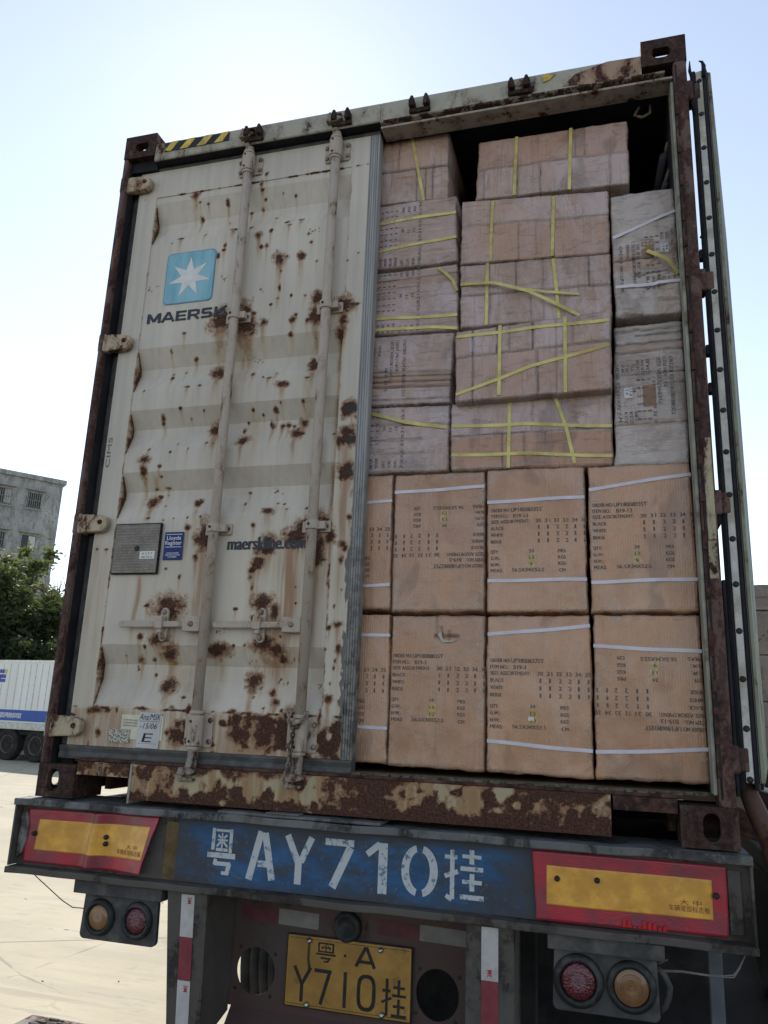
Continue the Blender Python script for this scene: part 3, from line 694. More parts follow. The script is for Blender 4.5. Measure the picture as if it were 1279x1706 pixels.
def q4(x0, z0, x1, z1, wd):
    dx, dz = x1-x0, z1-z0; l = math.hypot(dx, dz); nx, nz = -dz/l*wd/2, dx/l*wd/2
    return [(x0+nx, z0+nz), (x0-nx, z0-nz), (x1-nx, z1-nz), (x1+nx, z1+nz)]
def hbar(x0, x1, z, t): return [(x0, z-t/2), (x1, z-t/2), (x1, z+t/2), (x0, z+t/2)]
def vbar(x, z0, z1, t): return [(x-t/2, z0), (x+t/2, z0), (x+t/2, z1), (x-t/2, z1)]
b0, b1, bt = 1.950, 1.996, .0105; wm = []
wm += [vbar(.201, b0, b1, bt+.001), vbar(.249, b0, b1, bt+.001), q4(.204, b1-.003, .225, b0+.008, bt), q4(.246, b1-.003, .225, b0+.008, bt)]
wm += [q4(.262, b0, .287, b1, bt), q4(.312, b0, .288, b1, bt), hbar(.273, .303, b0+.014, .009)]
wm += [vbar(.327, b0, b1, bt+.001), hbar(.327, .366, b0+.0045, .009), hbar(.327, .366, b1-.0045, .009), hbar(.327, .362, (b0+b1)/2, .008)]
wm += [vbar(.379, b0, b1, bt+.001), hbar(.379, .414, b1-.0045, .009), hbar(.379, .412, b0+.020, .009), vbar(.417, b0+.021, b1-.003, bt), q4(.402, b0+.018, .420, b0, bt)]
wm += [hbar(.436, .474, b1-.0045, .009), hbar(.432, .470, b0+.0045, .009), hbar(.438, .470, (b0+b1)/2, .009), vbar(.437, (b0+b1)/2, b1-.003, bt), vbar(.471, b0+.003, (b0+b1)/2, bt)]
wm += [vbar(.492, b0, b1, bt+.001), q4(.496, b0+.018, .536, b1, bt), q4(.506, b0+.026, .538, b0, bt)]
wm = [[(.194+(x-.1955)*1.115, z) for x, z in p] for p in wm]
mb = MB()
for i, p in enumerate(wm): mb.prism(p, 'y', .0520-.00005*i, .0545)
mb.build('brand_lettering', navy.m, door)
lettering('web_address', [('maerskline.com', .680, .938, .050, .325)], navy.m, door, pl_, ys, .0015, 0, 0, 3, .0020)
lettering('scratched_marks', [('CIMS', 0, 0, .020, None)], grey_ink, door, lambda u, v: (.100-v, 1.30+u*2.2), ys, .0012)

# ---------------------------------------------------------------- right door, swung right round and lying beside the wall
rd_ang = R(9.5); px0, py0 = 2.4625, .030
def D(x, y): c, s = math.cos(rd_ang), math.sin(rd_ang); return (px0+x*c+y*s, py0-x*s+y*c)
def dprism(mb, poly, z0, z1): return mb.prism([D(*p) for p in poly], 'z', z0, z1)
mb = MB(); dprism(mb, [(.006, .012), (.046, .012), (.046, 1.16), (.006, 1.16)], .188, 2.72)
rd = mb.build('door', M['door'], ct, .002); setcol(rd.data, np.zeros((len(rd.data.vertices), 3)))
rd['label'] = 'right door swung open and lying edge-on along the far side of the right post'
mb = MB(); dprism(mb, [(.0065, -.006), (.0285, -.006), (.0285, .0112), (.0068, .0112)], .19, 2.735)
mb.build('seal_retainer_bar', M['white_bar'], rd, .003)
mb = MB()
dprism(mb, [(-.014, -.002), (.001, -.008), (.0060, -.003), (.0065, .03), (-.014, .03)], .17, 2.74)
dprism(mb, [(.0290, -.004), (.034, -.008), (.0405, -.004), (.0465, .03), (.0285, .0115)], .17, 2.755)
dprism(mb, [(.030, .03), (.052, .03), (.052, 1.17), (.047, 1.17)], .17, 2.75)
mb.build('door_gasket', M['rubberd'], rd, .0015)
mb = MB()                                            # curled seal ends at the top
a_ = D(-.004, 0); mb.tube([(a_[0]-.002, a_[1], 2.55), (a_[0]-.006, a_[1]-.004, 2.62), (a_[0], a_[1]-.004, 2.70), (a_[0]-.010, a_[1]-.006, 2.745), (a_[0]-.008, a_[1]-.006, 2.790)], [.007, .012, .007, .006, .0015], 8)
b_ = D(.034, -.01); mb.tube([(b_[0], b_[1], 2.70), (b_[0]+.002, b_[1]-.004, 2.745), (b_[0]-.003, b_[1]-.006, 2.762), (b_[0]-.014, b_[1]-.006, 2.768)], [.008, .008, .005, .002], 8)
mb.build('curled_seal_end', M['rubberd'], rd, smooth=True)
mb = MB(); dprism(mb, [(.047, -.002), (.058, -.002), (.060, 1.16), (.053, 1.16)], .19, 2.72)
mb.build('panel_edge', M['green_edge'], rd, .003)
z = 2.690
while z > .18:
    c_ = D(.018, -.004); MB().lathe([(0, -.007), (.007, -.006), (.0105, -.001), (.0105, .002)], (c_[0], c_[1], z), 'y', 14).build('retainer_bolt', M['bolt'], rd, smooth=True); z -= .1465
for zz in (2.648, 1.857, 1.052, .255):
    MB().box(W+.012, W+.045, .02, .055, zz-.036, zz+.036).build('hinge', M['post_rust'], rd, .006)
mb = MB(); c_ = D(-.02, .05)
mb.tube([(2.452, .06, 2.05), (2.462, .04, 2.07), (2.474, .06, 2.05)], .006, 8)
for zz in (1.97, 1.60, 1.46): mb.box(W+.002, W+.028, .03, .06, zz-.018, zz+.018)
mb.build('spacer_block', M['rubberd'], rd, .003)

# ---------------------------------------------------------------- cartons
def card(name, base, film, rot=False, fk=.55):
    """kraft board under stretch film; Paint.r = bare warm kraft, Paint.g = painted crease shade and dirt, Paint.b = wrinkled film and painted glints"""
    m = NT(name); r, g, b = m.attr()
    x, y, z = m.xyz()
    ax = z if rot else x
    fl = m.ma('MULTIPLY', m.ma('ADD', m.ma('SINE', m.ma('MULTIPLY', ax, 2*math.pi/.0085)), 1), .5)
    fade = m.ss(m.noise(3.5, 4), .32, .62, .12, .8)
    big = m.noise(4.5, 5, .6)
    c = m.mix(m.ss(big, .3, .7), tuple(v*.86 for v in base), tuple(min(1, v*1.12) for v in base))
    c = m.mix(m.ss(m.noise(6, 8, .72, m.map((1, 1, .5)), .8), .42, .60, 0, .8), c, film)  # film tone carries its pale sheen in the colour
    sv = (3, 1, 75) if rot else (75, 1, 3); sh = (75, 1, 4) if rot else (4, 1, 75)
    li = m.ss(m.noise(1, 4, .6, m.map(sv)), .58, .66); li2 = m.ss(m.noise(1, 4, .6, m.map(sv, loc=(3, 0, 5))), .60, .68)
    patch = m.ss(m.noise(7, 4, .6), .45, .6)
    fold = m.ss(m.noise(1, 6, .7, m.map((9, 1, 38), rot=(0, R(28), 0)), .6), .56, .66); fold2 = m.ss(m.noise(1, 6, .7, m.map((10, 1, 34), rot=(0, R(-35), 0)), .6), .58, .68)
    c = m.mix(m.ma('MULTIPLY', m.ma('MULTIPLY', li, patch), .5*fk), c, tuple(v*.45 for v in base))  # fine crease shade painted dark
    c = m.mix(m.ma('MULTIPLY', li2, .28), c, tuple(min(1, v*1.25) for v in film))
    c = m.mix(m.ma('MULTIPLY', m.ma('MULTIPLY', fold, m.ss(m.noise(3, 3), .48, .6)), .60*fk), c, tuple(min(1, v*1.3+.03) for v in film))  # film highlights painted as pale diagonal streaks
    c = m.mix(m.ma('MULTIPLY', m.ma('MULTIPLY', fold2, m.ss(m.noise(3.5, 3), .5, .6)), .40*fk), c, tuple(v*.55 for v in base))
    c = m.mix(r, c, (base[0]*1.0, base[1]*.80, base[2]*.62))
    c = m.mix(m.ma('MULTIPLY', fade, m.ma('MULTIPLY', fl, .16)), c, (.15, .10, .07))
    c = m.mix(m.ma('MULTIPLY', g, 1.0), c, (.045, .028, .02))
    c = m.mix(m.ma('MULTIPLY', b, m.ss(m.noise(40, 5, .7, None, 1.2), .50, .68, .0, .55)), c, (.48, .44, .40))
    c = m.mix(m.ss(m.noise(300, 3, .6), .66, .74, 0, .35), c, (.16, .11, .08))
    wr = m.ma('ABSOLUTE', m.ma('SUBTRACT', m.noise(15, 6, .7, m.map((1, 1, .8)), 1.8), .5))
    m.set(col=c, rough=.62, coat=m.ma('ADD', .55, m.ma('MULTIPLY', b, .6)), coatr=.25, spec=.35)
    h = m.ma('ADD', m.ma('SUBTRACT', m.ma('MULTIPLY', fold, .7*fk), m.ma('MULTIPLY', m.ma('ADD', li, fold2), .6*fk)), 0)
    h = m.ma('ADD', m.ma('ADD', h, m.ma('MULTIPLY', fl, m.ma('MULTIPLY', fade, .20))), m.ma('ADD', m.ma('MULTIPLY', wr, 1.6), m.ma('MULTIPLY', m.ma('MULTIPLY', b, m.noise(60, 4, .7, None, 2.5)), 1.6)))
    m.bump(h, .75, .008)
    return m.m
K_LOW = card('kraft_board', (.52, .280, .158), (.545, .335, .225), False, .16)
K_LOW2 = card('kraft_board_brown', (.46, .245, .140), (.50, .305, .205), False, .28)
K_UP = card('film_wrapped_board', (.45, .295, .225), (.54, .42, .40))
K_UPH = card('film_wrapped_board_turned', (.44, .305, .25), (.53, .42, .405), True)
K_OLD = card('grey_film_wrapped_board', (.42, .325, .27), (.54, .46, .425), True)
YEL = simple('yellow_strap', (.58, .50, .17), .45, var=.18, scale=14, dirt=(.42, .33, .10)); 
WHI = simple('white_strap', (.60, .56, .60), .42, var=.1, scale=14)
inkm = NT('carton_print'); inkm.set(col=inkm.mix(inkm.ss(inkm.noise(95, 4, .7), .48, .66), (.095, .075, .07), (.28, .195, .14)), rough=.7); INK = inkm.m
inkm = NT('carton_print_blue'); inkm.set(col=inkm.mix(inkm.ss(inkm.noise(80, 4, .7), .40, .62), (.085, .075, .10), (.26, .20, .175)), rough=.7); INKB = inkm.m
BRT = NT('brown_tape'); BRT.set(col=BRT.mix(BRT.ss(BRT.noise(50, 4), .35, .65), (.34, .21, .045), (.46, .31, .10)), rough=.3, coat=.4, coatr=.15); BRT = BRT.m
KPATCH = simple('kraft_patch', (.26, .15, .085), .6, var=.12, scale=20)
WPATCH = simple('white_patch', (.62, .60, .60), .5, var=.05, scale=20)

class Carton:
    def __init__(s, label, c, y, depth, mat, seed, wr=('v', .0015), crumple=.002, tilt=0, skew=0, seams=(), bands=(), step=None, film=.5, group=None, bulge=.003, lip=None):
        """c = front corners TL, TR, BR, BL as (x,z)"""
        s.c = [np.array(p, float) for p in c]; s.y0 = y; s.seed = seed; s.wr = wr; s.cr = crumple; s.tilt = tilt; s.skew = skew
        s.seams = seams; s.bands = bands; s.step = step; s.film = film; s.bulge = bulge
        TL, TR, BR, BL = s.c; s.w = np.linalg.norm(TR-TL); s.h = np.linalg.norm(TL-BL)
        nx = int(s.w/.006); nz = int(s.h/.006)
        u = np.linspace(0, 1, nx); v = np.linspace(0, 1, nz)
        s.U, s.V = np.meshgrid(u, v); P = s.pos(s.U, s.V)
        ex, ez = s.edge(s.U, s.V)
        X = P[0]+ex; Z = P[1]+ez; Y = s.yuv(s.U, s.V)
        s.e = thing('carton', label, 'carton', (float((BL[0]+BR[0])/2), y, float((BL[1]+BR[1])/2)), group or 'cartons loaded in the container')
        ver = np.stack([X, Y, Z], -1).reshape(-1, 3).tolist(); f = []
        for j in range(nz-1):
            b = j*nx; f += [(b+i, b+i+1, b+nx+i+1, b+nx+i) for i in range(nx-1)]
        loop = [i for i in range(nx)]+[j*nx+nx-1 for j in range(1, nz)]+[(nz-1)*nx+i for i in range(nx-2, -1, -1)]+[j*nx for j in range(nz-2, 0, -1)]
        n = len(loop); o = len(ver)
        for t in (.35, 1.0):
            for i in loop:
                p = ver[i]; ver.append([p[0]-skew*depth*t, y+depth*t, p[2]+tilt*depth*t])
        for k in range(2):
            A = loop if k == 0 else list(range(o, o+n)); B = list(range(o+k*n, o+k*n+n))
            f += [(A[i], B[i], B[(i+1) % n], A[(i+1) % n]) for i in range(n)]
        f.append(tuple(range(o+n, o+2*n)))
        me = bpy.data.meshes.new('cardboard_box'); me.from_pydata(ver, [], f); me.update()
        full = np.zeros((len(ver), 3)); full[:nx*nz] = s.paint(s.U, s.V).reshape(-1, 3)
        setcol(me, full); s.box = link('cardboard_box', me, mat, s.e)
        me.polygons.foreach_set('use_smooth', [True]*len(me.polygons))
    def pos(s, u, v):
        TL, TR, BR, BL = s.c
        P = [BL[k]*(1-u)*(1-v)+BR[k]*u*(1-v)+TR[k]*u*v+TL[k]*(1-u)*v for k in (0, 1)]
        return P
    def inv(s, x, z):
        u = np.full(np.shape(x), .5); v = np.full(np.shape(x), .5); TL, TR, BR, BL = s.c
        for _ in range(6):
            px, pz = s.pos(u, v)
            ux = (BR[0]-BL[0])*(1-v)+(TR[0]-TL[0])*v; vz = (TL[1]-BL[1])*(1-u)+(TR[1]-BR[1])*u
            vx = (TL[0]-BL[0])*(1-u)+(TR[0]-BR[0])*u; uz = (BR[1]-BL[1])*(1-v)+(TR[1]-TL[1])*v
            dx, dz = x-px, z-pz; det = ux*vz-vx*uz
            u = u+(dx*vz-vx*dz)/det; v = v+(ux*dz-dx*uz)/det
        return u, v
    def edge(s, u, v):
        sd = s.seed; a = .0035+.5*s.cr
        k = lambda t: (vn(t*7, t*0+sd, sd)-.5)*a+(vn(t*23, t*0+sd+3, sd)-.5)*a*.6
        ex = np.where(u < .001, k(v), 0)+np.where(u > .999, k(v+5), 0)
        ez = np.where(v < .001, k(u+9), 0)+np.where(v > .999, k(u+14), 0)
        return ex, ez
    def yuv(s, u, v):
        U = u*s.w; V = v*s.h; sd = s.seed
        y = -s.bulge*np.sin(np.clip(u, 0, 1)*math.pi)*np.sin(np.clip(v, 0, 1)*math.pi)
        if s.wr[0] == 'v': y = y+s.wr[1]*(ridge(U*26+.4*fbm(U*4, V*5, sd), V*3.2, sd)-.5)*2
        if s.wr[0] == 'h': y = y+s.wr[1]*(ridge(U*3.0, V*26+.5*fbm(U*5, V*4, sd), sd)-.5)*2
        y = y+s.cr*((fbm(U*6, V*6, sd+5)-.5)*2+(ridge(U*9+2*fbm(U*4, V*4, sd+6), V*9, sd+7, 2)-.6)*.8)
        if s.wr[0] == 'x': y = y-s.wr[1]*(ridge(U*7+1.6*fbm(U*5, V*5, sd+9), V*9+1.2*fbm(V*5, U*5, sd+3), sd+2, 3)-.5)*2.0*(1.15-v)
        for o_, q, a_, b_, d in s.seams:       # crease lines: ('h', z, from, to, depth) in 0..1
            t = v if o_ == 'h' else u; w_ = u if o_ == 'h' else v; L_ = s.h if o_ == 'h' else s.w
            wob = .004*(vn(w_*9, w_*0+1, sd+int(q*100))-.5)
            y = y+1.5*d*np.exp(-(((t-q)*L_+wob)/.0026)**2)*((w_ >= a_) & (w_ <= b_))
        if s.step:                               # upper flap lying over the lower one
            q, hgt = s.step; y = y-hgt*sstep((v-q-(.012*(vn(u*3, u*0, sd)-.5)))*s.h, -.001, .003)
        r = .0045+s.cr*.4
        for d in (U, s.w-U, V, s.h-V):
            t = np.clip(1-d/r, 0, 1); y = y+r*(1-np.sqrt(np.clip(1-t*t, 0, 1)))
        return s.y0+y
    def ysurf(s, x, z):
        u, v = s.inv(np.asarray(x, float), np.asarray(z, float)); return s.yuv(np.clip(u, .001, .999), np.clip(v, .001, .999))
    def paint(s, u, v):
        U = u*s.w; V = v*s.h; sd = s.seed
        r = np.zeros(u.shape); g = np.zeros(u.shape)
        for q0, q1, k in s.bands:
            wob = .02*(fbm(U*9, V*3, sd+33)-.5)
            r = np.maximum(r, k*sstep(v-q0+wob, -.004, .012)*sstep(q1-v+wob, -.004, .012)*(.7+.3*fbm(U*20, V*4, sd)))
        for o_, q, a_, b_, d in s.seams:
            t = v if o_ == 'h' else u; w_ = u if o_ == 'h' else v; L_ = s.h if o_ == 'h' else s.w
            g = np.maximum(g, min(1, abs(d)*240)*np.exp(-(((t-q)*L_+.004*(vn(w_*9, w_*0+1, sd+int(q*100))-.5))/.0036)**2)*(.75+.5*vn(w_*14, w_*0, sd+int(q*90)))*((w_ >= a_) & (w_ <= b_)))  # shade painted dark along each seam
        e = np.minimum(np.minimum(U, s.w-U), np.minimum(V, s.h-V))
        b = sstep(.030-e, -.01, .03)*sstep(fbm(U*14, V*14, sd+8), .44, .62)*1.2+s.film*sstep(fbm(U*5, V*4, sd+12), .55, .72)
        g = np.maximum(g, sstep(.005-e, 0, .004)*.35)  # rim darkened to deepen the gaps between cartons
        b = np.maximum(b, sstep(.020-e, 0, .012)*sstep(vn(U*46, V*46, sd+19), .72, .9)*2.2)  # small film glints painted near the edges
        g = np.maximum(g, sstep(fbm(U*7+.6*ridge(U*5, V*5, sd), V*3, sd+40, 4), .66, .74)*.30)
        return np.stack([np.clip(r, 0, 1), np.clip(g, 0, 1), np.clip(b, 0, 1)], -1)
    # --- things printed on or wrapped round it
    def text(s, items, place, mat=None, off=.004, name='printed_text'):
        return lettering(name, items, mat or INK, s.e, place, s.ysurf, .0011, 0, 0, 1, .0011)
    def patch(s, x0, x1, z0, z1, mat, name='tape_patch', lift=.0008):
        X, Z = np.meshgrid(np.linspace(x0, x1, 6), np.linspace(z0, z1, 6)); Y = s.ysurf(X, Z)-lift
        mb = MB(); mb.v = [tuple(map(float, p)) for p in np.stack([X, Y, Z], -1).reshape(-1, 3)]
        mb.f = [(j*6+i, j*6+i+1, j*6+i+7, j*6+i+6) for j in range(5) for i in range(5)]
        return mb.build(name, mat, s.e, smooth=True)
    def strap(s, pts, wd=.0125, mat=None, lift=0.0, name='strap', slack=0, wrap=(True, True), yoff=None):
        mat = mat or YEL
        P = [Vector((p[0], 0, p[1])) for p in pts]; Q = []
        for a_, b_ in zip(P, P[1:]):
            n = max(2, int((b_-a_).length/.012)); Q += [a_.lerp(b_, i/n) for i in range(n)]
        Q.append(P[-1]); x = np.array([q.x for q in Q]); z = np.array([q.z for q in Q])
        z = z+.0012*np.sin(np.arange(len(z))*.23+s.seed)
        y = s.ysurf(x, z); ys_ = y.copy()
        for i in range(len(y)): ys_[i] = y[max(0, i-3):i+4].min()
        t_ = np.linspace(0, 1, len(x)); y = ys_-.002-lift*np.sin(t_*math.pi)-slack
        mb = MB(); V = []; n = len(x)
        for i in range(n):
            dx = x[min(i+1, n-1)]-x[max(i-1, 0)]; dz = z[min(i+1, n-1)]-z[max(i-1, 0)]; l = math.hypot(dx, dz); nx_, nz_ = -dz/l*wd/2, dx/l*wd/2
            V += [(x[i]+nx_, y[i], z[i]+nz_), (x[i]-nx_, y[i], z[i]-nz_), (x[i]-nx_, y[i]+.0012, z[i]-nz_), (x[i]+nx_, y[i]+.0012, z[i]+nz_)]
        ends = []
        for w_, i0 in zip(wrap, (0, n-1)):        # carry the strap back over the box edge
            if w_:
                k = len(V); b4 = V[4*i0:4*i0+4]; V += [(p[0], s.y0+.16, p[2]) for p in b4]; ends.append((i0, k))
        F = [(4*i+j, 4*i+(j+1) % 4, 4*i+4+(j+1) % 4, 4*i+4+j) for i in range(n-1) for j in range(4)]
        for i0, k in ends: F += [(4*i0+j, 4*i0+(j+1) % 4, k+(j+1) % 4, k+j) for j in range(4)]
        mb.add(V, F); return mb.build(name, mat, s.e)

def G(x0, x1, z0, z1, dx=0, dz=0): return [(x0, z1), (x1, z1), (x1, z0), (x0, z0)]
def block(c, x0, z0, order, item, flip=False, nw='9', part=None, mat=None):
    """standard printed side; x0,z0 = lower left corner of the block (MEAS line)"""
    it = [('ORDER NO:', 0, .221, .0125, .068), (order, .072, .220, .0145, .110), ('ITEM NO.:', 0, .199, .0125, .062), (item, .080, .198, .0135, .052 if len(item) > 5 else .042),
          ('SIZE ASSORTMENT:', 0, .178, .0125, .137), ('QTY:', 0, .068, .0120, .027), ('G.W.:', 0, .045, .0120, .034), ('N.W.:', 0, .022, .0120, .034), ('MEAS:', 0, 0, .0125, .042),
          ('24', .135, .070, .0120, .017), ('13', .136, .046, .0120, .017), (nw, .138, .022, .0120, .009 if nw == '9' else .017), ('56.5X34X52.5', .075, .002, .0125, .112),
          ('PRS', .236, .068, .0120, .026), ('KGS', .236, .046, .0120, .026), ('KGS', .236, .024, .0120, .026), ('CM', .238, 0, .0120, .022)]
    for i, (nm, wv) in enumerate((('BLACK', .047), ('WHITE', .043), ('BEIGE', .039))):
        z = .154-.0245*i; it.append((nm, 0, z, .0120, wv))
        for k, q in enumerate('112211'): it.append((q, .168+k*.0315, z, .0145, .0045 if q == '1' else .0095))
    for k in range(6): it.append((str(30+k), .160+k*.0315, .178, .0135, .0185))
    if part is not None: it = [t for t in it if t[1] >= part]
    W_, H_ = .345, .2335
    pl = (lambda u, v: (x0+u, z0+v)) if not flip else (lambda u, v: (x0+W_-u-.012, z0+H_-v))
    c.text(it, pl, mat or INK)
    if part is None:
        a_ = pl(np.array([.130, .160]), np.array([.016, .062])); c.patch(float(min(a_[0])), float(max(a_[0])), float(min(a_[1])), float(max(a_[1])), BRT, 'brown_tape_patch', .0006)

LOWG = 'tall printed cartons in the two bottom rows'
def low(label, c, seed, **k):
    return Carton(label, c, .120, .565, k.pop('mat', K_LOW), seed, wr=('v', .0010), crumple=k.pop('crumple', .0030), group=LOWG, film=k.pop('film', .25), **k)
a0 = low('tall carton in the upper printed row, mostly hidden by the shut door', [(.990, 1.230), (1.3145, 1.231), (1.3195, .717), (.990, .717)], 1)
block(a0, .9750, .835, 'UP1800803ST', 'B19-13', part=.165); a0.strap([(1.0, 1.120), (1.315, 1.128)], .011, WHI); a0.strap([(1.0, .800), (1.318, .808)], .011, WHI)
a1 = low('tall carton printed upside down in the upper printed row', [(1.321, 1.229), (1.666, 1.228), (1.667, .709), (1.326, .709)], 2, film=.5, mat=K_LOW2)
block(a1, 1.330, .868, 'UP1800827ST', 'B19-3', True, '12'); a1.strap([(1.324, 1.160), (1.665, 1.170)], .012, WHI)
a2 = low('tall carton upright in the upper printed row, just right of the upside down one', [(1.674, 1.232), (2.021, 1.230), (2.022, .709), (1.678, .706)], 3)
block(a2, 1.690, .850, 'UP1800803ST', 'B19-13'); a2.strap([(1.676, 1.108), (2.020, 1.116)], .012, WHI); a2.strap([(1.679, .820), (2.021, .822)], .012, WHI)
a3 = low('tall carton at the right end of the upper printed row, strap slanting over its top', [(2.034, 1.228), (2.376, 1.226), (2.378, .710), (2.034, .707)], 4, film=.9)
block(a3, 2.046, .857, 'UP1800803ST', 'B19-13'); a3.strap([(2.036, 1.142), (2.375, 1.184)], .012, WHI); a3.strap([(2.036, .812), (2.377, .820)], .012, WHI)
b0 = low('tall carton in the bottom row, mostly hidden by the shut door', [(.990, .702), (1.3235, .701), (1.3275, .178), (.990, .178)], 5)
block(b0, .9790, .315, 'UP1800803ST', 'B19-13', part=.165); b0.strap([(1.0, .622), (1.325, .625)], .011, WHI); b0.strap([(1.0, .300), (1.327, .300)], .011, WHI)
b1 = low('tall carton in the bottom row with a torn dent at its top, no straps', [(1.331, .696), (1.667, .695), (1.672, .170), (1.331, .174)], 6, film=.5, crumple=.0022, seams=(('v', .50, .86, 1, .004), ('h', .86, .46, .74, .006), ('v', .55, .84, .93, .005), ('v', .63, .82, .90, .004)), mat=K_LOW2)
block(b1, 1.341, .325, 'UP1800803ST', 'B19-3', nw='12')
mb = MB().prism([(1.503, .628), (1.515, .640), (1.522, .612), (1.545, .606), (1.572, .612), (1.560, .603), (1.520, .600)], 'y', .113, .1165)
mb.build('torn_flap', simple('torn_board', (.50, .44, .38), .8), b1.e)
b2 = low('tall carton in the bottom row, order number ending 627ST, top strap slanting', [(1.678, .695), (2.028, .698), (2.027, .167), (1.678, .172)], 7)
block(b2, 1.690, .315, 'UP1800627ST', 'B19-3', nw='12'); b2.strap([(1.680, .630), (2.027, .662)], .012, WHI); b2.strap([(1.680, .272), (2.026, .255)], .012, WHI)
b2.patch(1.818, 1.838, .344, .356, WPATCH, 'torn_white_patch', .0022)
b3 = low('tall carton printed upside down at the right end of the bottom row', [(2.039, .700), (2.375, .701), (2.379, .172), (2.033, .170)], 8)
block(b3, 2.040, .330, 'UP1800803ST', 'B19-13', True); b3.strap([(2.037, .595), (2.376, .582)], .012, WHI); b3.strap([(2.035, .253), (2.378, .277)], .012, WHI)

# left column: cartons lying on their side, print running upwards
UPG = 'strapped cartons in the upper rows'
def side_print(c, x0, z0, down=False, size=.31, order=None, skip=()):
    """print block turned a quarter; reading upwards unless down"""
    it = [('MEAS: 62X31X55.5 CM', 0, 0, .0125, .285), ('N.W.:', 0, .026, .011, .03), ('12', .150, .026, .012, .016), ('KGS', .245, .026, .011, .026), ('G.W.:', 0, .050, .011, .03), ('13', .145, .050, .012, .016), ('KGS', .245, .050, .011, .026),
          ('QTY:', 0, .074, .011, .026), ('24', .150, .074, .012, .016), ('PRS', .245, .074, .011, .026)]
    for i, nm in enumerate(('BEIGE', 'BLUE', 'WHITE', 'BLACK')):
        v = .102+.021*i; it.append((nm, 0, v, .0110, .040))
        for k in range(7): it.append(('1', .095+k*.027, v, .0125, .0036))
    if down:
        it = [('ORDER NO:UP1800121271', 0, 0, .0135, .240), ('ITEM NO:19-31', 0, .030, .0125, .140), ('SIZE ASSORTMENT:', 0, .052, .0125, .185), ('30 31 32 33', .115, .074, .011, .10)]
        it += [('BLACK', .02, .104, .011, .045), ('WHITE', .02, .126, .011, .045), ('BEIGE', .02, .146, .011, .042)]
        pl = lambda u, v: (x0-v, z0-u)
    else: pl = lambda u, v: (x0-v, z0+u)
    c.text(it, pl, INKB)
u1 = Carton('side-lying carton second from the top of the left stack, two level yellow straps', [(1.02, 2.424), (1.539, 2.423), (1.547, 2.115), (1.02, 2.126)], .120, .56, K_UPH, 21, ('h', .0014), .0034, film=.2, group=UPG)
side_print(u1, 1.398, 2.128); u1.strap([(1.03, 2.325), (1.540, 2.344)]); u1.strap([(1.03, 2.190), (1.544, 2.230)])
v1 = Carton('side-lying carton third down the left stack, loose strap curling off its top corner', [(1.02, 2.102), (1.550, 2.110), (1.556, 1.816), (1.02, 1.832)], .122, .56, K_UPH, 22, ('h', .0022), .0040, film=.3, group=UPG, seams=(('h', .86, 0, 1, .003), ('h', .72, 0, .7, .002)), bands=((.74, .86, .8),))
side_print(v1, 1.398, 1.832); v1.strap([(1.03, 1.905), (1.552, 1.880)]); v1.strap([(1.03, 1.853), (1.45, 1.840), (1.552, 1.823)])
v1.strap([(1.470, 2.098), (1.505, 2.062), (1.535, 2.028), (1.550, 1.985)], .0125, YEL, .012, wrap=(False, True))
w1 = Carton('side-lying carton in the left stack with creased brown band and no straps', [(1.02, 1.828), (1.543, 1.808), (1.530, 1.508), (1.02, 1.528)], .121, .56, K_UPH, 23, ('h', .0030), .0044, film=.35, group=UPG, seams=(('h', .46, 0, 1, .004), ('h', .40, 0, 1, .004), ('h', .33, 0, 1, .004), ('h', .25, 0, 1, .005), ('h', .08, 0, 1, .003)), bands=((.24, .44, .9),))
side_print(w1, 1.350, 1.792, True)
x1 = Carton('side-lying carton at the foot of the left stack, one yellow strap slanting across its top', [(1.02, 1.522), (1.529, 1.502), (1.524, 1.237), (1.02, 1.243)], .120, .56, K_UPH, 24, ('h', .0028), .0042, film=.4, group=UPG, seams=(('h', .72, 0, 1, .003), ('h', .50, 0, .8, .003), ('h', .30, 0, .9, .002)))
side_print(x1, 1.352, 1.262); x1.strap([(1.06, 1.502), (1.20, 1.490), (1.36, 1.440), (1.520, 1.410)], .0135, YEL, .004)
# middle column: long cartons end-on, two flaps meeting along the middle
def mid(label, c, y, seed, step, mat=K_UP, crease=(), bands=(), **k):
    sm = [('v', q, a_, b_, d) for q, a_, b_, d in crease]
    return Carton(label, c, y, .60, mat, seed, ('v', .0014), k.pop('crumple', .0036), seams=tuple(sm)+(('h', step, 0, 1, .0025),), step=(step, .0035), bands=bands, film=k.pop('film', .3), group=UPG, **k)
u2 = mid('long carton second in the middle stack, two upright yellow straps and no other strap', [(1.563, 2.386), (2.141, 2.346), (2.137, 2.074), (1.563, 2.099)], .120, 31, .60, crease=((.21, 0, 1, .002), (.63, 0, 1, .003), (.40, 0, .6, .002), (.52, 0, .6, .0015)), bands=((.0, .58, .45),))
u2.strap([(1.692, 2.366), (1.681, 2.105)]); u2.strap([(1.932, 2.352), (1.922, 2.090)])
v2 = mid('long carton third in the middle stack under loose crossing straps', [(1.563, 2.092), (2.137, 2.068), (2.137, 1.806), (1.567, 1.821)], .118, 32, .50, crease=((.20, 0, 1, .002), (.38, .5, 1, .003), (.56, 0, 1, .002), (.86, .5, 1, .003), (.48, 0, .5, .002)))
v2.strap([(1.672, 2.086), (1.668, 1.822)]); v2.strap([(1.926, 2.072), (1.936, 1.950), (1.944, 1.812)])
v2.strap([(1.566, 2.003), (1.70, 1.988), (1.83, 1.935), (2.020, 1.818)], .0125, YEL, .018, slack=.004); v2.strap([(1.80, 1.955), (1.90, 1.925), (2.02, 1.908)], .0095, YEL, .010, slack=.004, wrap=(False, False))
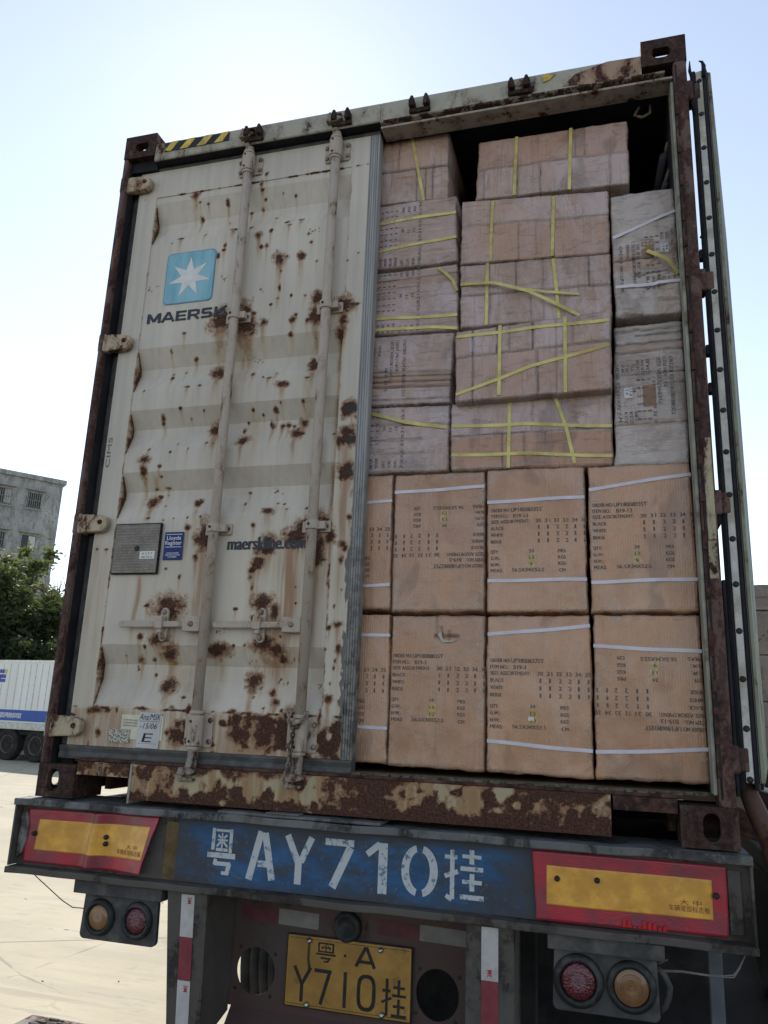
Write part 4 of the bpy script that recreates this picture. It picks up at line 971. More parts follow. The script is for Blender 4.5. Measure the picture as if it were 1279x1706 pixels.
w2 = mid('long carton jutting out of the middle stack, one strap running diagonally up its front', [(1.556, 1.782), (2.130, 1.806), (2.127, 1.498), (1.558, 1.490)], .076, 33, .62, crease=((.12, 0, 1, .0035), (.28, .62, 1, .0045), (.51, .62, 1, .0045), (.36, .62, 1, .002), (.66, 0, 1, .002), (.54, 0, .62, .003), (.76, .62, 1, .002)), bands=((0, .60, .5),), tilt=-.01, crumple=.0046)
w2.strap([(1.562, 1.757), (1.85, 1.766), (2.126, 1.768)]); w2.strap([(1.562, 1.520), (1.84, 1.610), (2.124, 1.674)]); w2.strap([(1.728, 1.788), (1.724, 1.505)]); w2.strap([(1.968, 1.797), (1.964, 1.498)])
x2 = mid('long carton at the foot of the middle stack with warm brown lower half', [(1.536, 1.500), (2.124, 1.506), (2.120, 1.231), (1.537, 1.236)], .120, 34, .50, mat=K_UP, crease=((.33, 0, .5, .003), (.47, 0, .5, .003), (.60, 0, .5, .0025), (.52, .5, 1, .002), (.79, .5, 1, .003)), bands=((0, .49, 1.0),), film=.3)
x2.strap([(1.540, 1.412), (1.83, 1.400), (2.121, 1.374)]); x2.strap([(1.540, 1.298), (1.83, 1.288), (2.120, 1.262)]); x2.strap([(1.759, 1.500), (1.752, 1.236)]); x2.strap([(1.924, 1.502), (1.962, 1.380), (1.990, 1.240)])
# top row
t1 = Carton('short carton at the top left beside the dark gap, yellow strap slanting down it', [(1.02, 2.728), (1.503, 2.742), (1.506, 2.416), (1.02, 2.442)], .125, .50, K_UP, 35, ('v', .0020), .0034, seams=(('h', .50, 0, 1, .004), ('v', .56, .5, 1, .002), ('v', .72, 0, .5, .003), ('v', .80, 0, .5, .003), ('v', .86, 0, .5, .003)), step=(.50, .004), film=.3, group=UPG)
t1.strap([(1.345, 2.736), (1.402, 2.424)])
t2 = Carton('long carton alone on the top between two dark gaps, two upright yellow straps', [(1.629, 2.666), (2.221, 2.657), (2.220, 2.364), (1.622, 2.388)], .122, .55, K_UP, 36, ('v', .0014), .0030, seams=(('h', .50, 0, 1, .0025), ('v', .28, 0, .5, .003), ('v', .43, 0, .5, .003), ('v', .66, .5, 1, .002), ('v', .72, .5, 1, .002), ('v', .88, 0, .5, .003), ('v', .05, 0, .5, .002)), step=(.52, -.003), film=.35, group=UPG, bands=((.5, 1, .55),))
t2.strap([(1.787, 2.662), (1.776, 2.385)]); t2.strap([(2.004, 2.660), (1.992, 2.375)])
# right column
u3 = Carton('badly crushed carton near the top right, white straps and a loose yellow strap end', [(2.145, 2.314), (2.378, 2.318), (2.379, 1.790), (2.150, 1.786)], .118, .55, K_OLD, 41, ('x', .026), .0050, seams=(('h', .45, 0, .6, .004), ('h', .33, .3, 1, .006)), film=.7, group=UPG, bands=((.36, .50, .8),))
def place_u3(u, v): return (2.170+v, 2.088-u)
it = [('ORDER NO:UP1800', 0, .0, .012, .20), ('ITEM NO:', 0, .024, .012, .07), ('SIZE ASSORTMENT', 0, .045, .012, .17), ('30 31 32 33', .0, .062, .011, .14)]
for i, nm in enumerate(('BLACK', 'WHITE', 'BEIGE')):
    it.append((nm, .14, .092+.019*i, .0115, .055))
    for k, q in enumerate('112211'): it.append((q, -.03+.030*k, .092+.019*i, .0125, .005 if q == '1' else .009))
it += [('QTY:', .15, .148, .0115, .035), ('G.W.', .15, .166, .0115, .035), ('N.W.', .15, .184, .0115, .035), ('KGS', -.04, .148, .0115, .030), ('KGS', -.04, .166, .0115, .030), ('62X31X55.5', .0, .186, .0115, .13), ('CM', -.05, .186, .0115, .022)]
u3.text(it, place_u3, INKB)
u3.patch(2.250, 2.294, 2.030, 2.105, KPATCH, 'kraft_patch', .0006); u3.patch(2.318, 2.345, 2.040, 2.076, WPATCH, 'white_patch')
u3.text([('12.0', 0, 0, .009, .028), ('N.6', .003, .013, .009, .020)], lambda u, v: (2.322+v, 2.072-u), INK, name='patch_text')
u3.strap([(2.150, 2.128), (2.376, 2.214)], .012, WHI); u3.strap([(2.152, 1.912), (2.378, 1.912)], .012, WHI, .004)
u3.strap([(2.268, 2.050), (2.300, 2.020), (2.340, 1.985), (2.372, 1.940)], .0145, YEL, .022, wrap=(False, True), slack=.004)
w3 = Carton('tall wrinkled carton under the crushed one, print reading downwards with a white patch', [(2.142, 1.762), (2.378, 1.768), (2.376, 1.223), (2.126, 1.224)], .119, .55, K_OLD, 42, ('h', .0026), .0048, seams=(('h', .96, 0, 1, .006), ('h', .92, .3, 1, .005), ('h', .86, 0, 1, .004), ('h', .80, 0, 1, .004), ('h', .64, 0, 1, .003), ('h', .56, 0, 1, .002), ('h', .28, 0, 1, .003)), film=.5, group=UPG, bands=((.79, .87, .55), (.27, .32, .4)))
it = [('ORDER NO:UP1800803ST', 0, 0, .0135, .225), ('ITEM NO:', 0, .022, .0125, .075), ('15', .10, .022, .0125, .018), ('SIZE ASSORTMENT:', .0, .042, .0135, .185), ('QTY:', .018, .132, .0125, .032), ('G.W.:', .018, .150, .0125, .038), ('N.W.:', .018, .166, .0125, .038), ('MEAS: 62X31X55.5', .018, .184, .0125, .195),
      ('24', .112, .130, .012, .018), ('PRS', .205, .124, .0125, .035), ('KGS', .205, .142, .0125, .040), ('KGS', .205, .160, .0125, .040), ('CM', .21, .178, .0125, .030)]
for k in range(6): it.append((str(31+k), .088+k*.030, .062, .0115, .018))
for i, nm in enumerate(('BLACK', 'WHITE', 'BEIGE')):
    it.append((nm, .006, .080+.017*i, .0130, .062))
    for k, q in enumerate('112211'): it.append((q, .082+k*.030, .080+.017*i, .0125, .005 if q == '1' else .009))
w3.text(it, lambda u, v: (2.338-v, 1.628-u), INKB)
w3.patch(2.232, 2.276, 1.440, 1.522, KPATCH, 'kraft_patch', .0006); w3.patch(2.168, 2.196, 1.478, 1.516, WPATCH, 'white_patch')
w3.text([('12.0', 0, 0, .009, .028), ('1.6', .003, -.012, .009, .020)], lambda u, v: (2.186+v, 1.512-u), INK, name='patch_text')

# ---------------------------------------------------------------- semi-trailer
tr = thing('semi_trailer', 'dirty dark semi-trailer chassis carrying the rusty container, blue painted rear beam', 'semi-trailer', (1.219, 0, GZ))
M['beam'] = rusty('dirty_beam_steel', (.088, .077, .068), .30, 6, dark=(.028, .025, .024), mid=(.05, .040, .034), dust=(.118, .103, .09))
M['plank'] = rusty('worn_top_flange', (.13, .13, .13), .35, 9, dark=(.03, .028, .028), mid=(.05, .046, .042), dust=(.21, .205, .195))
M['chass'] = simple('chassis_black', (.014, .0135, .014), .8, var=.4, scale=7, dirt=(.028, .025, .023))
M['panel'] = rusty('maroon_brown_panel', (.085, .052, .046), .25, 6, dark=(.03, .022, .02), mid=(.07, .04, .032), dust=(.075, .062, .055))
def wavy(x): return .0015*math.sin(x*9)+.0010*math.sin(x*23+1)
def flange(z0, z1, y0, y1, name, mat, x0=-.052, x1=2.462):
    mb = MB(); n = 90; V = []
    for i in range(n+1):
        x = x0+(x1-x0)*i/n; dz = wavy(x); dy = .0015*math.sin(x*15)
        V += [(x, y0+dy, z0+dz), (x, y0+dy, z1+dz), (x, y1, z1+dz*.3), (x, y1, z0+dz*.3)]
    F = [(4*i+j, 4*i+(j+1) % 4, 4*i+4+(j+1) % 4, 4*i+4+j) for i in range(n) for j in range(4)]+[(0, 1, 2, 3), (4*n, 4*n+1, 4*n+2, 4*n+3)]
    return mb.add(V, F).build(name, mat, tr, .003)
flange(-.030, -.006, -.044, .20, 'beam_top_flange', M['plank'])
flange(-.262, -.240, -.044, .16, 'beam_bottom_flange', M['beam'])
MB().box(-.050, 2.460, .006, .030, -.239, -.031).build('beam_web', M['beam'], tr)
MB().box(-.051, -.043, -.036, .15, -.2385, -.0315).box(2.453, 2.461, -.036, .15, -.2385, -.0315).build('beam_end_plate', M['beam'], tr, .002)
MB().box(.78, 1.36, -.040, .12, -.0040, .006).box(.96, 1.08, -.046, -.0, .0068, .012).build('worn_plank', M['plank'], tr, .003)
# bent steel at the beam's left end, worn plate at its right end
mb = MB(); mb.prism([(-.038, -.06), (-.015, -.045), (.0, -.10), (-.004, -.16), (-.018, -.2), (-.04, -.215)], 'y', -.012, .0055); mb.build('bent_steel', simple('scratched_steel', (.15, .145, .135), .6, var=.45, scale=22, dirt=(.05, .04, .035)), tr, .004)
MB().box(2.396, 2.432, -.002, .0055, -.222, -.050).build('spacer_plate', M['beam'], tr, .002)
# blue sprayed field
bl = NT('sprayed_blue'); x, y, z = bl.xyz()
f = bl.noise(7, 6, .65, bl.map((.6, 1, 1.3))); n2 = bl.noise(60, 5, .7)
edge = bl.ma('MULTIPLY', bl.ss(bl.ma('ADD', z, bl.ma('MULTIPLY', f, .05)), -.045, .0, 1, 0), bl.ss(bl.ma('ADD', z, bl.ma('MULTIPLY', n2, .02)), -.235, -.195, .25, 1))
edge = bl.ma('MULTIPLY', edge, bl.ma('MULTIPLY', bl.ss(bl.ma('ADD', x, bl.ma('MULTIPLY', f, .12)), .665, .74, .25, 1), bl.ss(bl.ma('ADD', x, bl.ma('MULTIPLY', f, .25)), 1.84, 1.97, 1, .15)))
bc = bl.mix(bl.ss(f, .35, .68), (.010, .050, .12), (.018, .105, .25))
bc = bl.mix(bl.ss(bl.noise(5, 5, .7, bl.map((1, 1, 2))), .42, .62, 0, .9), bc, (.035, .038, .045))
bc = bl.mix(bl.ss(bl.noise(11, 5, .7), .60, .72, 0, .8), bc, (.06, .058, .056))
bc = bl.mix(bl.ma('MULTIPLY', bl.ss(n2, .58, .68), .5), bc, (.14, .15, .155))
bl.set(col=bl.mix(edge, (.040, .038, .038), bc), rough=.6); bl.bump(n2, .3, .003)
MB().box(.612, 1.850, .0038, .0062, -.2385, -.0315).build('blue_field', bl.m, tr)
yb = simple('yellow_brown_paint', (.13, .085, .035), .6, var=.35, scale=12, dirt=(.05, .04, .032)); MB().box(.565, .6115, .0044, .0064, -.236, -.050).build('yellow_brown_patch', yb, tr)
wp = NT('stencil_white'); pn = wp.noise(48, 6, .75); pn2 = wp.noise(9, 4)
wp.set(col=wp.mix(wp.ss(wp.ma('ADD', wp.ma('MULTIPLY', pn, .75), wp.ma('MULTIPLY', pn2, .25)), .53, .60), (.47, .49, .50), (.10, .17, .24)), rough=.65); WP = wp.m
yb_ = lambda x, z: np.full(np.shape(x), .0038)
def sten(polys): return shapes('stencil_character', polys, WP, tr, .0037, .0008)
sten([vbar(.752, -.128, -.058, .012), vbar(.818, -.134, -.058, .012), hbar(.760, .811, -.064, .008), hbar(.764, .808, -.126, .010), hbar(.733, .838, -.144, .017),
      hbar(.768, .806, -.095, .006), vbar(.785, -.120, -.072, .006), q4(.768, -.078, .780, -.088, .007), q4(.803, -.078, .791, -.088, .007), q4(.780, -.100, .766, -.116, .007), q4(.790, -.100, .806, -.116, .007),
      q4(.766, -.156, .762, -.174, .012), hbar(.760, .822, -.170, .013), q4(.818, -.168, .812, -.196, .016), hbar(.790, .818, -.199, .011)])
sten([q4(.930, -.056, .893, -.210, .024), q4(.944, -.060, .978, -.206, .024), hbar(.922, .958, -.158, .020)])
sten([q4(1.027, -.060, .1067+.96, -.140, .022), q4(1.114, -.062, 1.078, -.140, .022), vbar(1.070, -.210, -.132, .024)])
sten([hbar(1.162, 1.262, -.070, .021), q4(1.250, -.083, 1.192, -.208, .026)])
sten([q4(1.308, -.098, 1.350, -.064, .020), vbar(1.362, -.212, -.060, .030)])
def halfring(cx, cz, rx, rz, t, s):
    P = []; a0, a1 = (100, 260) if s < 0 else (-80, 80)
    for i in range(15): a_ = R(a0+(a1-a0)*i/14); P.append((cx+rx*math.cos(a_), cz+rz*math.sin(a_)))
    for i in range(14, -1, -1): a_ = R(a0+(a1-a0)*i/14); P.append((cx+(rx-t)*math.cos(a_), cz+(rz-t*.8)*math.sin(a_)))
    return [[P[i], P[i+1], P[28-i], P[29-i]] for i in range(14)]
sten(halfring(1.481, -.133, .057, .076, .026, -1)+halfring(1.487, -.133, .057, .076, .026, 1))
sten([hbar(1.566, 1.606, -.083, .012), vbar(1.590, -.205, -.062, .014), q4(1.566, -.140, 1.608, -.124, .014), q4(1.570, -.196, 1.590, -.208, .013), hbar(1.622, 1.682, -.078, .011), vbar(1.652, -.100, -.058, .015), hbar(1.616, 1.688, -.114, .013), hbar(1.622, 1.684, -.152, .012), vbar(1.653, -.178, -.128, .015), hbar(1.614, 1.690, -.196, .014)])

# bent reflector sheets screwed to the beam
rd_ = NT('reflector_red'); rr_ = rd_.noise(9, 4); rd_.set(col=rd_.mix(rd_.ss(rr_, .35, .68), (.19, .030, .045), (.42, .012, .030)), rough=.38, coat=.3); rd_.bump(rd_.voro(260), .25, .002)
ye_ = NT('reflector_yellow'); ye_.set(col=ye_.mix(ye_.ss(ye_.noise(12, 5, .65), .4, .68), (.58, .275, .040), (.80, .41, .06)), rough=.35, coat=.35); ye_.bump(ye_.noise(26, 4, .6, None, 1), .35, .004)
dred = simple('dark_red_print', (.20, .05, .03), .6, bump=0)
def bilin(c, u, v):
    TL, TR, BR, BL = c; return tuple(BL[k]*(1-u)*(1-v)+BR[k]*u*(1-v)+TR[k]*u*v+TL[k]*(1-u)*v for k in (0, 1))
def reflector(c, inner, curl, crease, seed, label):
    root = None
    def yf(x, z):
        u = (x-c[0][0])/(c[1][0]-c[0][0]); v = (z-c[3][1])/(c[0][1]-c[3][1])
        return -.004+curl(u, v)+.003*(fbm(np.array(x*9), np.array(z*12), seed)-.5)
    for k, (cc, mat, off) in enumerate(((c, rd_.m, 0), (inner, ye_.m, -.0012))):
        nx, nz = 70, 26; V = []
        for t in (0, 1):
            for j in range(nz+1):
                for i in range(nx+1):
                    u, v = i/nx, j/nz; x, z = bilin(cc, u, v)
                    if k == 0 and (u == 0 or u == 1): x += .004*(vn(v*5, seed, seed)-.5)
                    V.append((x, float(yf(x, z))+off+t*.001, z))
        F = []; N = (nx+1)*(nz+1)
        for j in range(nz):
            for i in range(nx):
                a_ = j*(nx+1)+i; F += [(a_, a_+1, a_+nx+2, a_+nx+1), (N+a_, N+a_+nx+1, N+a_+nx+2, N+a_+1)]
        for i in range(nx): F += [(i, N+i, N+i+1, i+1), (nz*(nx+1)+i, nz*(nx+1)+i+1, N+nz*(nx+1)+i+1, N+nz*(nx+1)+i)]
        for j in range(nz): a_ = j*(nx+1); b_ = a_+nx; F += [(a_, a_+nx+1, N+a_+nx+1, N+a_), (b_, N+b_, N+b_+nx+1, b_+nx+1)]
        mb = MB(); mb.v = V; mb.f = F; o = mb.build('reflector_sheet' if k == 0 else 'yellow_field', mat, tr if k == 0 else root, smooth=True)
        if k == 0: root = o; o['label'] = label
    return root, lambda x, z: np.array([float(yf(a_, b_)) for a_, b_ in zip(np.ravel(x), np.ravel(z))])-.0014
def curlL(u, v): return -.020*np.exp(-((u-.52-.05*v)/.05)**2)+.014*sstep(np.asarray(u), .50, .66)*.0-.038*sstep(np.asarray(u), .60, 1.0)*(.4+.9*(1-v))+.0-.004*np.sin(u*5)
rs, yl = reflector([(-.013, -.044), (.544, -.034), (.500, -.226), (-.010, -.228)], [(.041, -.078), (.515, -.070), (.500, -.180), (.033, -.184)], curlL, .55, 5, 'creased red and yellow reflector sheet curling away at its right end')
lettering('printed_text', [('车辆尾部标志板', .385, -.167, .013, .110), ('大 中', .425, -.148, .011, .05)], dred, rs, pl_, yl, .0008)
rs2, yr = reflector([(1.842, -.040), (2.395, -.042), (2.390, -.230), (1.852, -.236)], [(1.884, -.080), (2.353, -.082), (2.352, -.189), (1.882, -.190)], lambda u, v: -.004*np.sin(u*6)-.006*np.exp(-((u-.0)/.05)**2), .2, 9, 'flatter red and yellow reflector sheet with a torn left edge and a smeared red run')
lettering('printed_text', [('车辆尾部标志板', 2.232, -.172, .013, .112), ('大 中', 2.262, -.154, .011, .06)], dred, rs2, pl_, yr, .0008)
mb = MB(); rnd = random.Random(2)
for i in range(9):
    x = 2.10+i*.014; h = rnd.uniform(.004, .028); mb.prism([(x, -.229), (x+.013, -.229), (x+.009, -.229+h), (x+.004, -.229+h*.8)], 'y', -.0125, -.0105)
mb.build('red_smear', simple('bright_red_smear', (.52, .008, .014), .4), rs2)
for root, pts in ((rs, ((.030, -.128), (.335, -.118), (.336, -.140))), (rs2, ((1.915, -.115), (2.032, -.110), (2.362, -.122)))):
    for x, z in pts: MB().lathe([(0, -.022), (.0055, -.021), (.0085, -.015), (.0085, -.003)], (x, 0, z), 'y', 12).build('screw', M['bolt'], root, smooth=True)

# lamp boards hung below the beam
M['lampb'] = simple('lamp_board_grey', (.058, .056, .055), .7, var=.35, scale=14, dirt=(.11, .10, .092))
M['ring'] = simple('rubber_ring', (.022, .023, .023), .55, var=.3, scale=20, dirt=(.06, .06, .055))
am = NT('amber_lens'); am.set(col=am.mix(am.ss(am.noise(10, 4), .35, .65), (.19, .085, .030), (.24, .13, .06)), rough=.35, coat=.25)
def ringlens(name, col, facets, rings):
    m = NT(name); x, y, z = m.xyz()
    m.set(col=m.mix(m.ss(m.voro(facets), .15, .5), tuple(v*1.5 for v in col), tuple(v*.6 for v in col)), rough=.35, coat=.3); m.bump(m.voro(facets), .6, .004); return m.m
redl = ringlens('red_lens', (.13, .022, .030), 150, 0)
def lampboard(x0, x1, zt, zb, hx0, hx1, lenses, side):
    MB().box(hx0, hx1, -.030, .060, -.305, -.2635).build('lamp_hanger', M['lampb'], tr, .002)
    r = .018; poly = [(x0+.006, zt), (x1-.004, zt)]+[(x1-r+r*math.cos(R(t)), zb+r+r*math.sin(R(t))) for t in range(0, -91, -15)]+[(x0+r+r*math.cos(R(t)), zb+r+r*math.sin(R(t))) for t in range(-90, -181, -15)]
    b = MB().prism(poly, 'y', -.008, .010).build('lamp_board', M['lampb'], tr, .002)
    for cx, cz, ra, mat, kind in lenses:
        MB().lathe([(ra*.97, .0), (ra*1.0, -.016), (ra*1.04, -.027), (ra*1.20, -.026), (ra*1.36, -.018), (ra*1.42, -.004)], (cx, 0, cz), 'y', 48).build('rubber_ring', M['ring'], b, smooth=True)
        if kind == 'rings': prof = [(0, -.030), (ra*.12, -.030), (ra*.14, -.026), (ra*.34, -.027), (ra*.36, -.0315), (ra*.42, -.0315), (ra*.44, -.025), (ra*.62, -.024), (ra*.64, -.029), (ra*.70, -.028), (ra*.72, -.022), (ra*.95, -.018), (ra*.96, -.004)]
        else: prof = [(0, -.024), (ra*.5, -.0235), (ra*.85, -.021), (ra*.96, -.016), (ra*.965, -.004)]
        MB().lathe(prof, (cx, 0, cz), 'y', 48).build('lamp_lens', mat, b, smooth=(kind != 'rings'))
    return b
lampboard(.270, .572, -.306, -.452, .240, .590, [(.346, -.378, .043, am.m, 'flat'), (.495, -.375, .043, redl, 'flat')], -1)
bR = lampboard(1.897, 2.196, -.308, -.469, 1.886, 2.214, [(1.972, -.386, .052, redl, 'flat'), (2.120, -.385, .050, am.m, 'rings')], 1)
# wires
M['wire'] = simple('grey_wire', (.17, .16, .15), .6)
M['wired'] = simple('black_wire', (.03, .028, .026), .6)
mb = MB(); mb.tube([(.012, .02, -.262), (.05, .02, -.285), (.11, .015, -.315), (.17, .01, -.345), (.22, .005, -.362), (.275, .012, -.362)], .0017, 6); mb.build('hanging_wire', M['wired'], tr, smooth=True)
mb = MB()
for k in (0, 1): mb.tube([(2.19, .012, -.338-k*.004), (2.26, .01, -.332-k*.003), (2.33, .0, -.332-k*.002), (2.375, -.01, -.326-k*.004), (2.395, -.01, -.322-k*.006), (2.41, -.005, -.305-k*.004), (2.43, .0, -.270)], .0018, 6)
mb.tube([(2.185, .012, -.325), (2.205, .0, -.315), (2.222, -.01, -.302)], .0016, 6)
mb.build('hanging_wire', M['wire'], tr, smooth=True)
mb = MB(); mb.tube([(2.195, .02, -.335), (2.212, .012, -.350), (2.226, .01, -.378), (2.222, .012, -.405), (2.212, .015, -.430), (2.196, .02, -.448)], .0085, 10); mb.build('cable_loom', M['lampb'], tr, smooth=True)

# legs under the beam, underrun bar, reflective tapes
MB().prism([(.606, -.2635), (.758, -.2635), (.772, -.74), (.655, -.74)], 'y', -.020, -.012).prism([(.606, -.2635), (.614, -.2635), (.663, -.74), (.655, -.74)], 'y', -.011, .14).prism([(-.011, -.2635), (.208, -.2635), (.208, -.68), (-.011, -.74)], 'x', .752, .758).build('support_leg', M['beam'], tr, .002)
MB().box(1.640, 1.786, -.020, -.012, -.74, -.2635).box(1.640, 1.648, -.011, .14, -.74, -.2635).box(1.778, 1.786, -.011, .14, -.74, -.2635).build('support_leg', M['beam'], tr, .002)
TW = simple('tape_white', (.46, .44, .42), .4, var=.1, scale=18, dirt=(.33, .30, .27)); TR_ = simple('tape_red', (.20, .035, .045), .4, var=.2, scale=20)
rl = simple('tape_red_print', (.35, .03, .03), .5, bump=0)
def tape(xa, xb, segs):
    for z1, z0, mat in segs:
        xo = lambda z: xa(z); MB().prism([(xa(z1), z1), (xb(z1), z1), (xb(z0), z0), (xa(z0), z0)], 'y', -.0222, -.0203).build('reflective_tape', mat, tr)
ta = lambda z: .6625+(-.2635-z)*.052; tb = lambda z: .7115+(-.2635-z)*.044
tape(ta, tb, ((-.272, -.402, TW), (-.4025, -.532, TR_), (-.5325, -.735, TW)))
ta2 = lambda z: 1.688; tb2 = lambda z: 1.739
tape(ta2, tb2, ((-.268, -.414, TW), (-.4145, -.735, TR_)))
lettering('tape_mark', [('3M', 0, 0, .014, .020)], rl, tr, lambda u, v: (.688+v*1.0, -.280-u), fl(-.0222), .0006, 0, .03)
lettering('tape_mark', [('3M', 0, 0, .014, .020)], rl, tr, lambda u, v: (.702+v*1.0, -.545-u), fl(-.0222), .0006, 0, .03)
lettering('tape_mark', [('3M', 0, 0, .014, .020)], rl, tr, lambda u, v: (1.720-v*1.0, -.404+u), fl(-.0222), .0006, 0, .03)
MB().box(.06, 2.38, -.030, .075, -.86, -.7415).build('underrun_bar', rusty('underrun_paint', (.10, .07, .066), .45, 6, dust=(.14, .12, .11)), tr, .004)
mb = MB(); rnd = random.Random(9)
for i in range(46):
    x = .08+rnd.random()*.5; y = rnd.uniform(-.028, .06); r = rnd.uniform(.003, .012); mb.box(x-r*1.6, x+r*1.6, y-r*.4, y+r*.4, -.7414, -.7414+r*.45)
mb.build('dirt_crumbs', simple('dirt_crumbs', (.10, .09, .08), .9), tr)

# cross panel with the number plate between the legs
PY = .215
mb = MB()
hl = [(.850+.074*math.cos(t), -.548+.076*math.sin(t)) for t in np.linspace(0, 2*math.pi, 33)[:-1]]
hr = [(1.505+.073*math.cos(t), -.545+.078*math.sin(t)) for t in np.linspace(0, 2*math.pi, 33)[:-1]]
mb.holed(.742, .960, -.665, -.27, hl, 'y', PY, PY+.008); mb.box(.960, 1.415, PY, PY+.008, -.665, -.27); mb.holed(1.415, 1.650, -.665, -.27, hr, 'y', PY, PY+.008)
mb.prism([(PY, -.665), (PY+.008, -.665), (PY-.055, -.735), (PY-.063, -.732)], 'x', .765, 1.650)
mb.prism([(PY-.063, -.732), (PY-.055, -.735), (PY-.055, -.90), (PY-.063, -.90)], 'x', .765, 1.650)
cp_ = mb.build('cross_panel', M['panel'], tr)
for cx, cz in ((.850, -.548), (1.505, -.545)):
    for a_ in (40, 130, 220, 310):
        MB().lathe([(0, -.004), (.0055, -.003), (.006, 0)], (cx+.095*math.cos(R(a_)), PY, cz+.095*math.sin(R(a_))), 'y', 10).build('panel_bolt', M['bolt'], tr)
dr = simple('faded_red_tape', (.10, .030, .035), .5, var=.2, scale=14); dw = simple('dirty_white_tape', (.19, .175, .16), .5, var=.2, scale=14)
for x0, x1, z0, z1, m_ in ((.785, .925, -.386, -.336, dr), (.926, 1.078, -.389, -.338, dw), (1.292, 1.440, -.385, -.337, dr), (1.441, 1.600, -.388, -.339, dw)):
    MB().prism([(x0, z0), (x1, z0-.004), (x1, z1-.004), (x0, z1)], 'y', PY-.0018, PY-.0002).build('reflective_tape', m_, tr)
MB().lathe([(0, -.014), (.030, -.013), (.034, -.020), (.046, -.019), (.050, -.010), (.051, 0)], (1.185, PY, -.372), 'y', 30).build('plate_lamp', M['ring'], tr, smooth=True)
npm = NT('number_plate_yellow'); npn = npm.noise(9, 5, .65)
npm.set(col=npm.mix(npm.ss(npn, .35, .68), (.28, .145, .028), (.42, .225, .045)), rough=.4); npm.set(col=npm.mix(npm.ss(npm.noise(17, 5, .7), .60, .70, 0, .6), npm.mix(npm.ss(npn, .35, .68), (.28, .145, .028), (.42, .225, .045)), (.12, .08, .03)))
NX, NZ = .973, -.633
MB().box(NX-.004, NX+.449, PY-.013, PY-.008, NZ-.004, NZ+.224).build('plate_frame', M['chass'], tr, .002)
np_ = MB().box(NX, NX+.445, PY-.0165, PY-.013, NZ, NZ+.220).build('number_plate', npm.m, tr, .004)
NI = simple('plate_black', (.022, .022, .020), .5, var=.4, scale=30)
nb = MB().box(NX+.008, NX+.437, PY-.0172, PY-.0160, NZ+.007, NZ+.0085).box(NX+.008, NX+.437, PY-.0172, PY-.0160, NZ+.2115, NZ+.213).build('plate_rim_line', NI, np_)
def plate(polys): return shapes('plate_character', [[(NX+p[0], NZ+p[1]) for p in q] for q in polys], NI, np_, PY-.0162, .0014)
t = .0115
plate([hbar(.118, .166, .204, .005), vbar(.116, .176, .206, .006), vbar(.168, .176, .206, .006), hbar(.116, .168, .178, .005), hbar(.124, .160, .191, .004), vbar(.142, .181, .201, .004), q4(.126, .184, .134, .197, .003), q4(.158, .184, .150, .197, .003), hbar(.106, .178, .170, .0055), hbar(.124, .160, .158, .006), q4(.156, .158, .150, .148, .006), hbar(.136, .152, .148, .005)])
plate([[(.212+.005*math.cos(a_), .174+.005*math.sin(a_)) for a_ in np.linspace(0, 2*math.pi, 13)[:-1]]])
plate([q4(.252, .146, .285, .208, .011), q4(.318, .146, .287, .208, .011), hbar(.262, .308, .162, .010)])
plate([q4(.030, .124, .060, .070, t), q4(.090, .124, .060, .070, t), vbar(.060, .016, .072, t)])
plate([hbar(.104, .166, .118, t), q4(.160, .118, .130, .016, t)])
plate([vbar(.216, .016, .124, t)])
a0_, a1_ = [], []
for i in range(41):
    a_ = 2*math.pi*i/40; cx, cz = .292, .070; k = lambda rx, rz: (cx+rx*math.copysign(abs(math.cos(a_))**.75, math.cos(a_)), cz+rz*math.copysign(abs(math.sin(a_))**.6, math.sin(a_)))
    a0_.append(k(.033, .055)); a1_.append(k(.0215, .044))
plate([[a0_[i], a0_[i+1], a1_[i+1], a1_[i]] for i in range(40)])
plate([hbar(.348, .376, .086, .0085), vbar(.364, .012, .122, .009), q4(.346, .050, .380, .066, .008), hbar(.386, .426, .098, .008), vbar(.405, .074, .122, .009), hbar(.382, .430, .074, .008), hbar(.386, .426, .042, .008), vbar(.405, .014, .064, .009), hbar(.380, .432, .014, .009)])
MB().prism([(NX+.076, NZ+.212), (NX+.084, NZ+.212), (NX+.083, NZ+.150), (NX+.090, NZ+.124), (NX+.080, NZ+.118), (NX+.074, NZ+.150)], 'y', PY-.0168, PY-.0162).build('oil_run', simple('oil_run', (.06, .045, .02), .4), np_)
cm = NT('chrome_bolt'); cm.set(col=(.45, .44, .42), metal=.9, rough=.3)
for x, z in ((.080, .208), (.338, .206), (.082, .010), (.350, .012)):
    MB().lathe([(0, -.012), (.006, -.0115), (.0095, -.006), (.010, 0)], (NX+x, PY-.0165, NZ+z), 'y', 16).build('plate_bolt', cm.m, np_, smooth=True)

# chassis rails, cross members, axles and tyres
for x in (.70, 1.64):
    MB().box(x, x+.10, .26, 11.4, -.36, -.335).box(x, x+.10, .26, 11.4, -.062, -.035).box(x+.045, x+.055, .26, 11.4, -.334, -.063).build('chassis_rail', M['chass'], tr)
for y in (1.0, 1.9, 3.2, 4.5, 6, 7.5, 9, 10.4): MB().box(.06, 2.38, y, y+.09, -.16, -.04).build('cross_member', M['chass'], tr)
for x in (.03, 2.33): MB().box(x, x+.07, .20, 11.8, -.15, -.032).build('side_rail', M['beam'], tr)
tyre_m = NT('tyre_rubber'); tyre_m.set(col=tyre_m.mix(tyre_m.ss(tyre_m.noise(8, 4), .35, .65), (.016, .016, .016), (.035, .032, .029)), rough=.85, spec=.2); tyre_m = tyre_m.m
rim_m = simple('wheel_rim', (.12, .11, .10), .6, metal=.2, dirt=(.07, .05, .04))
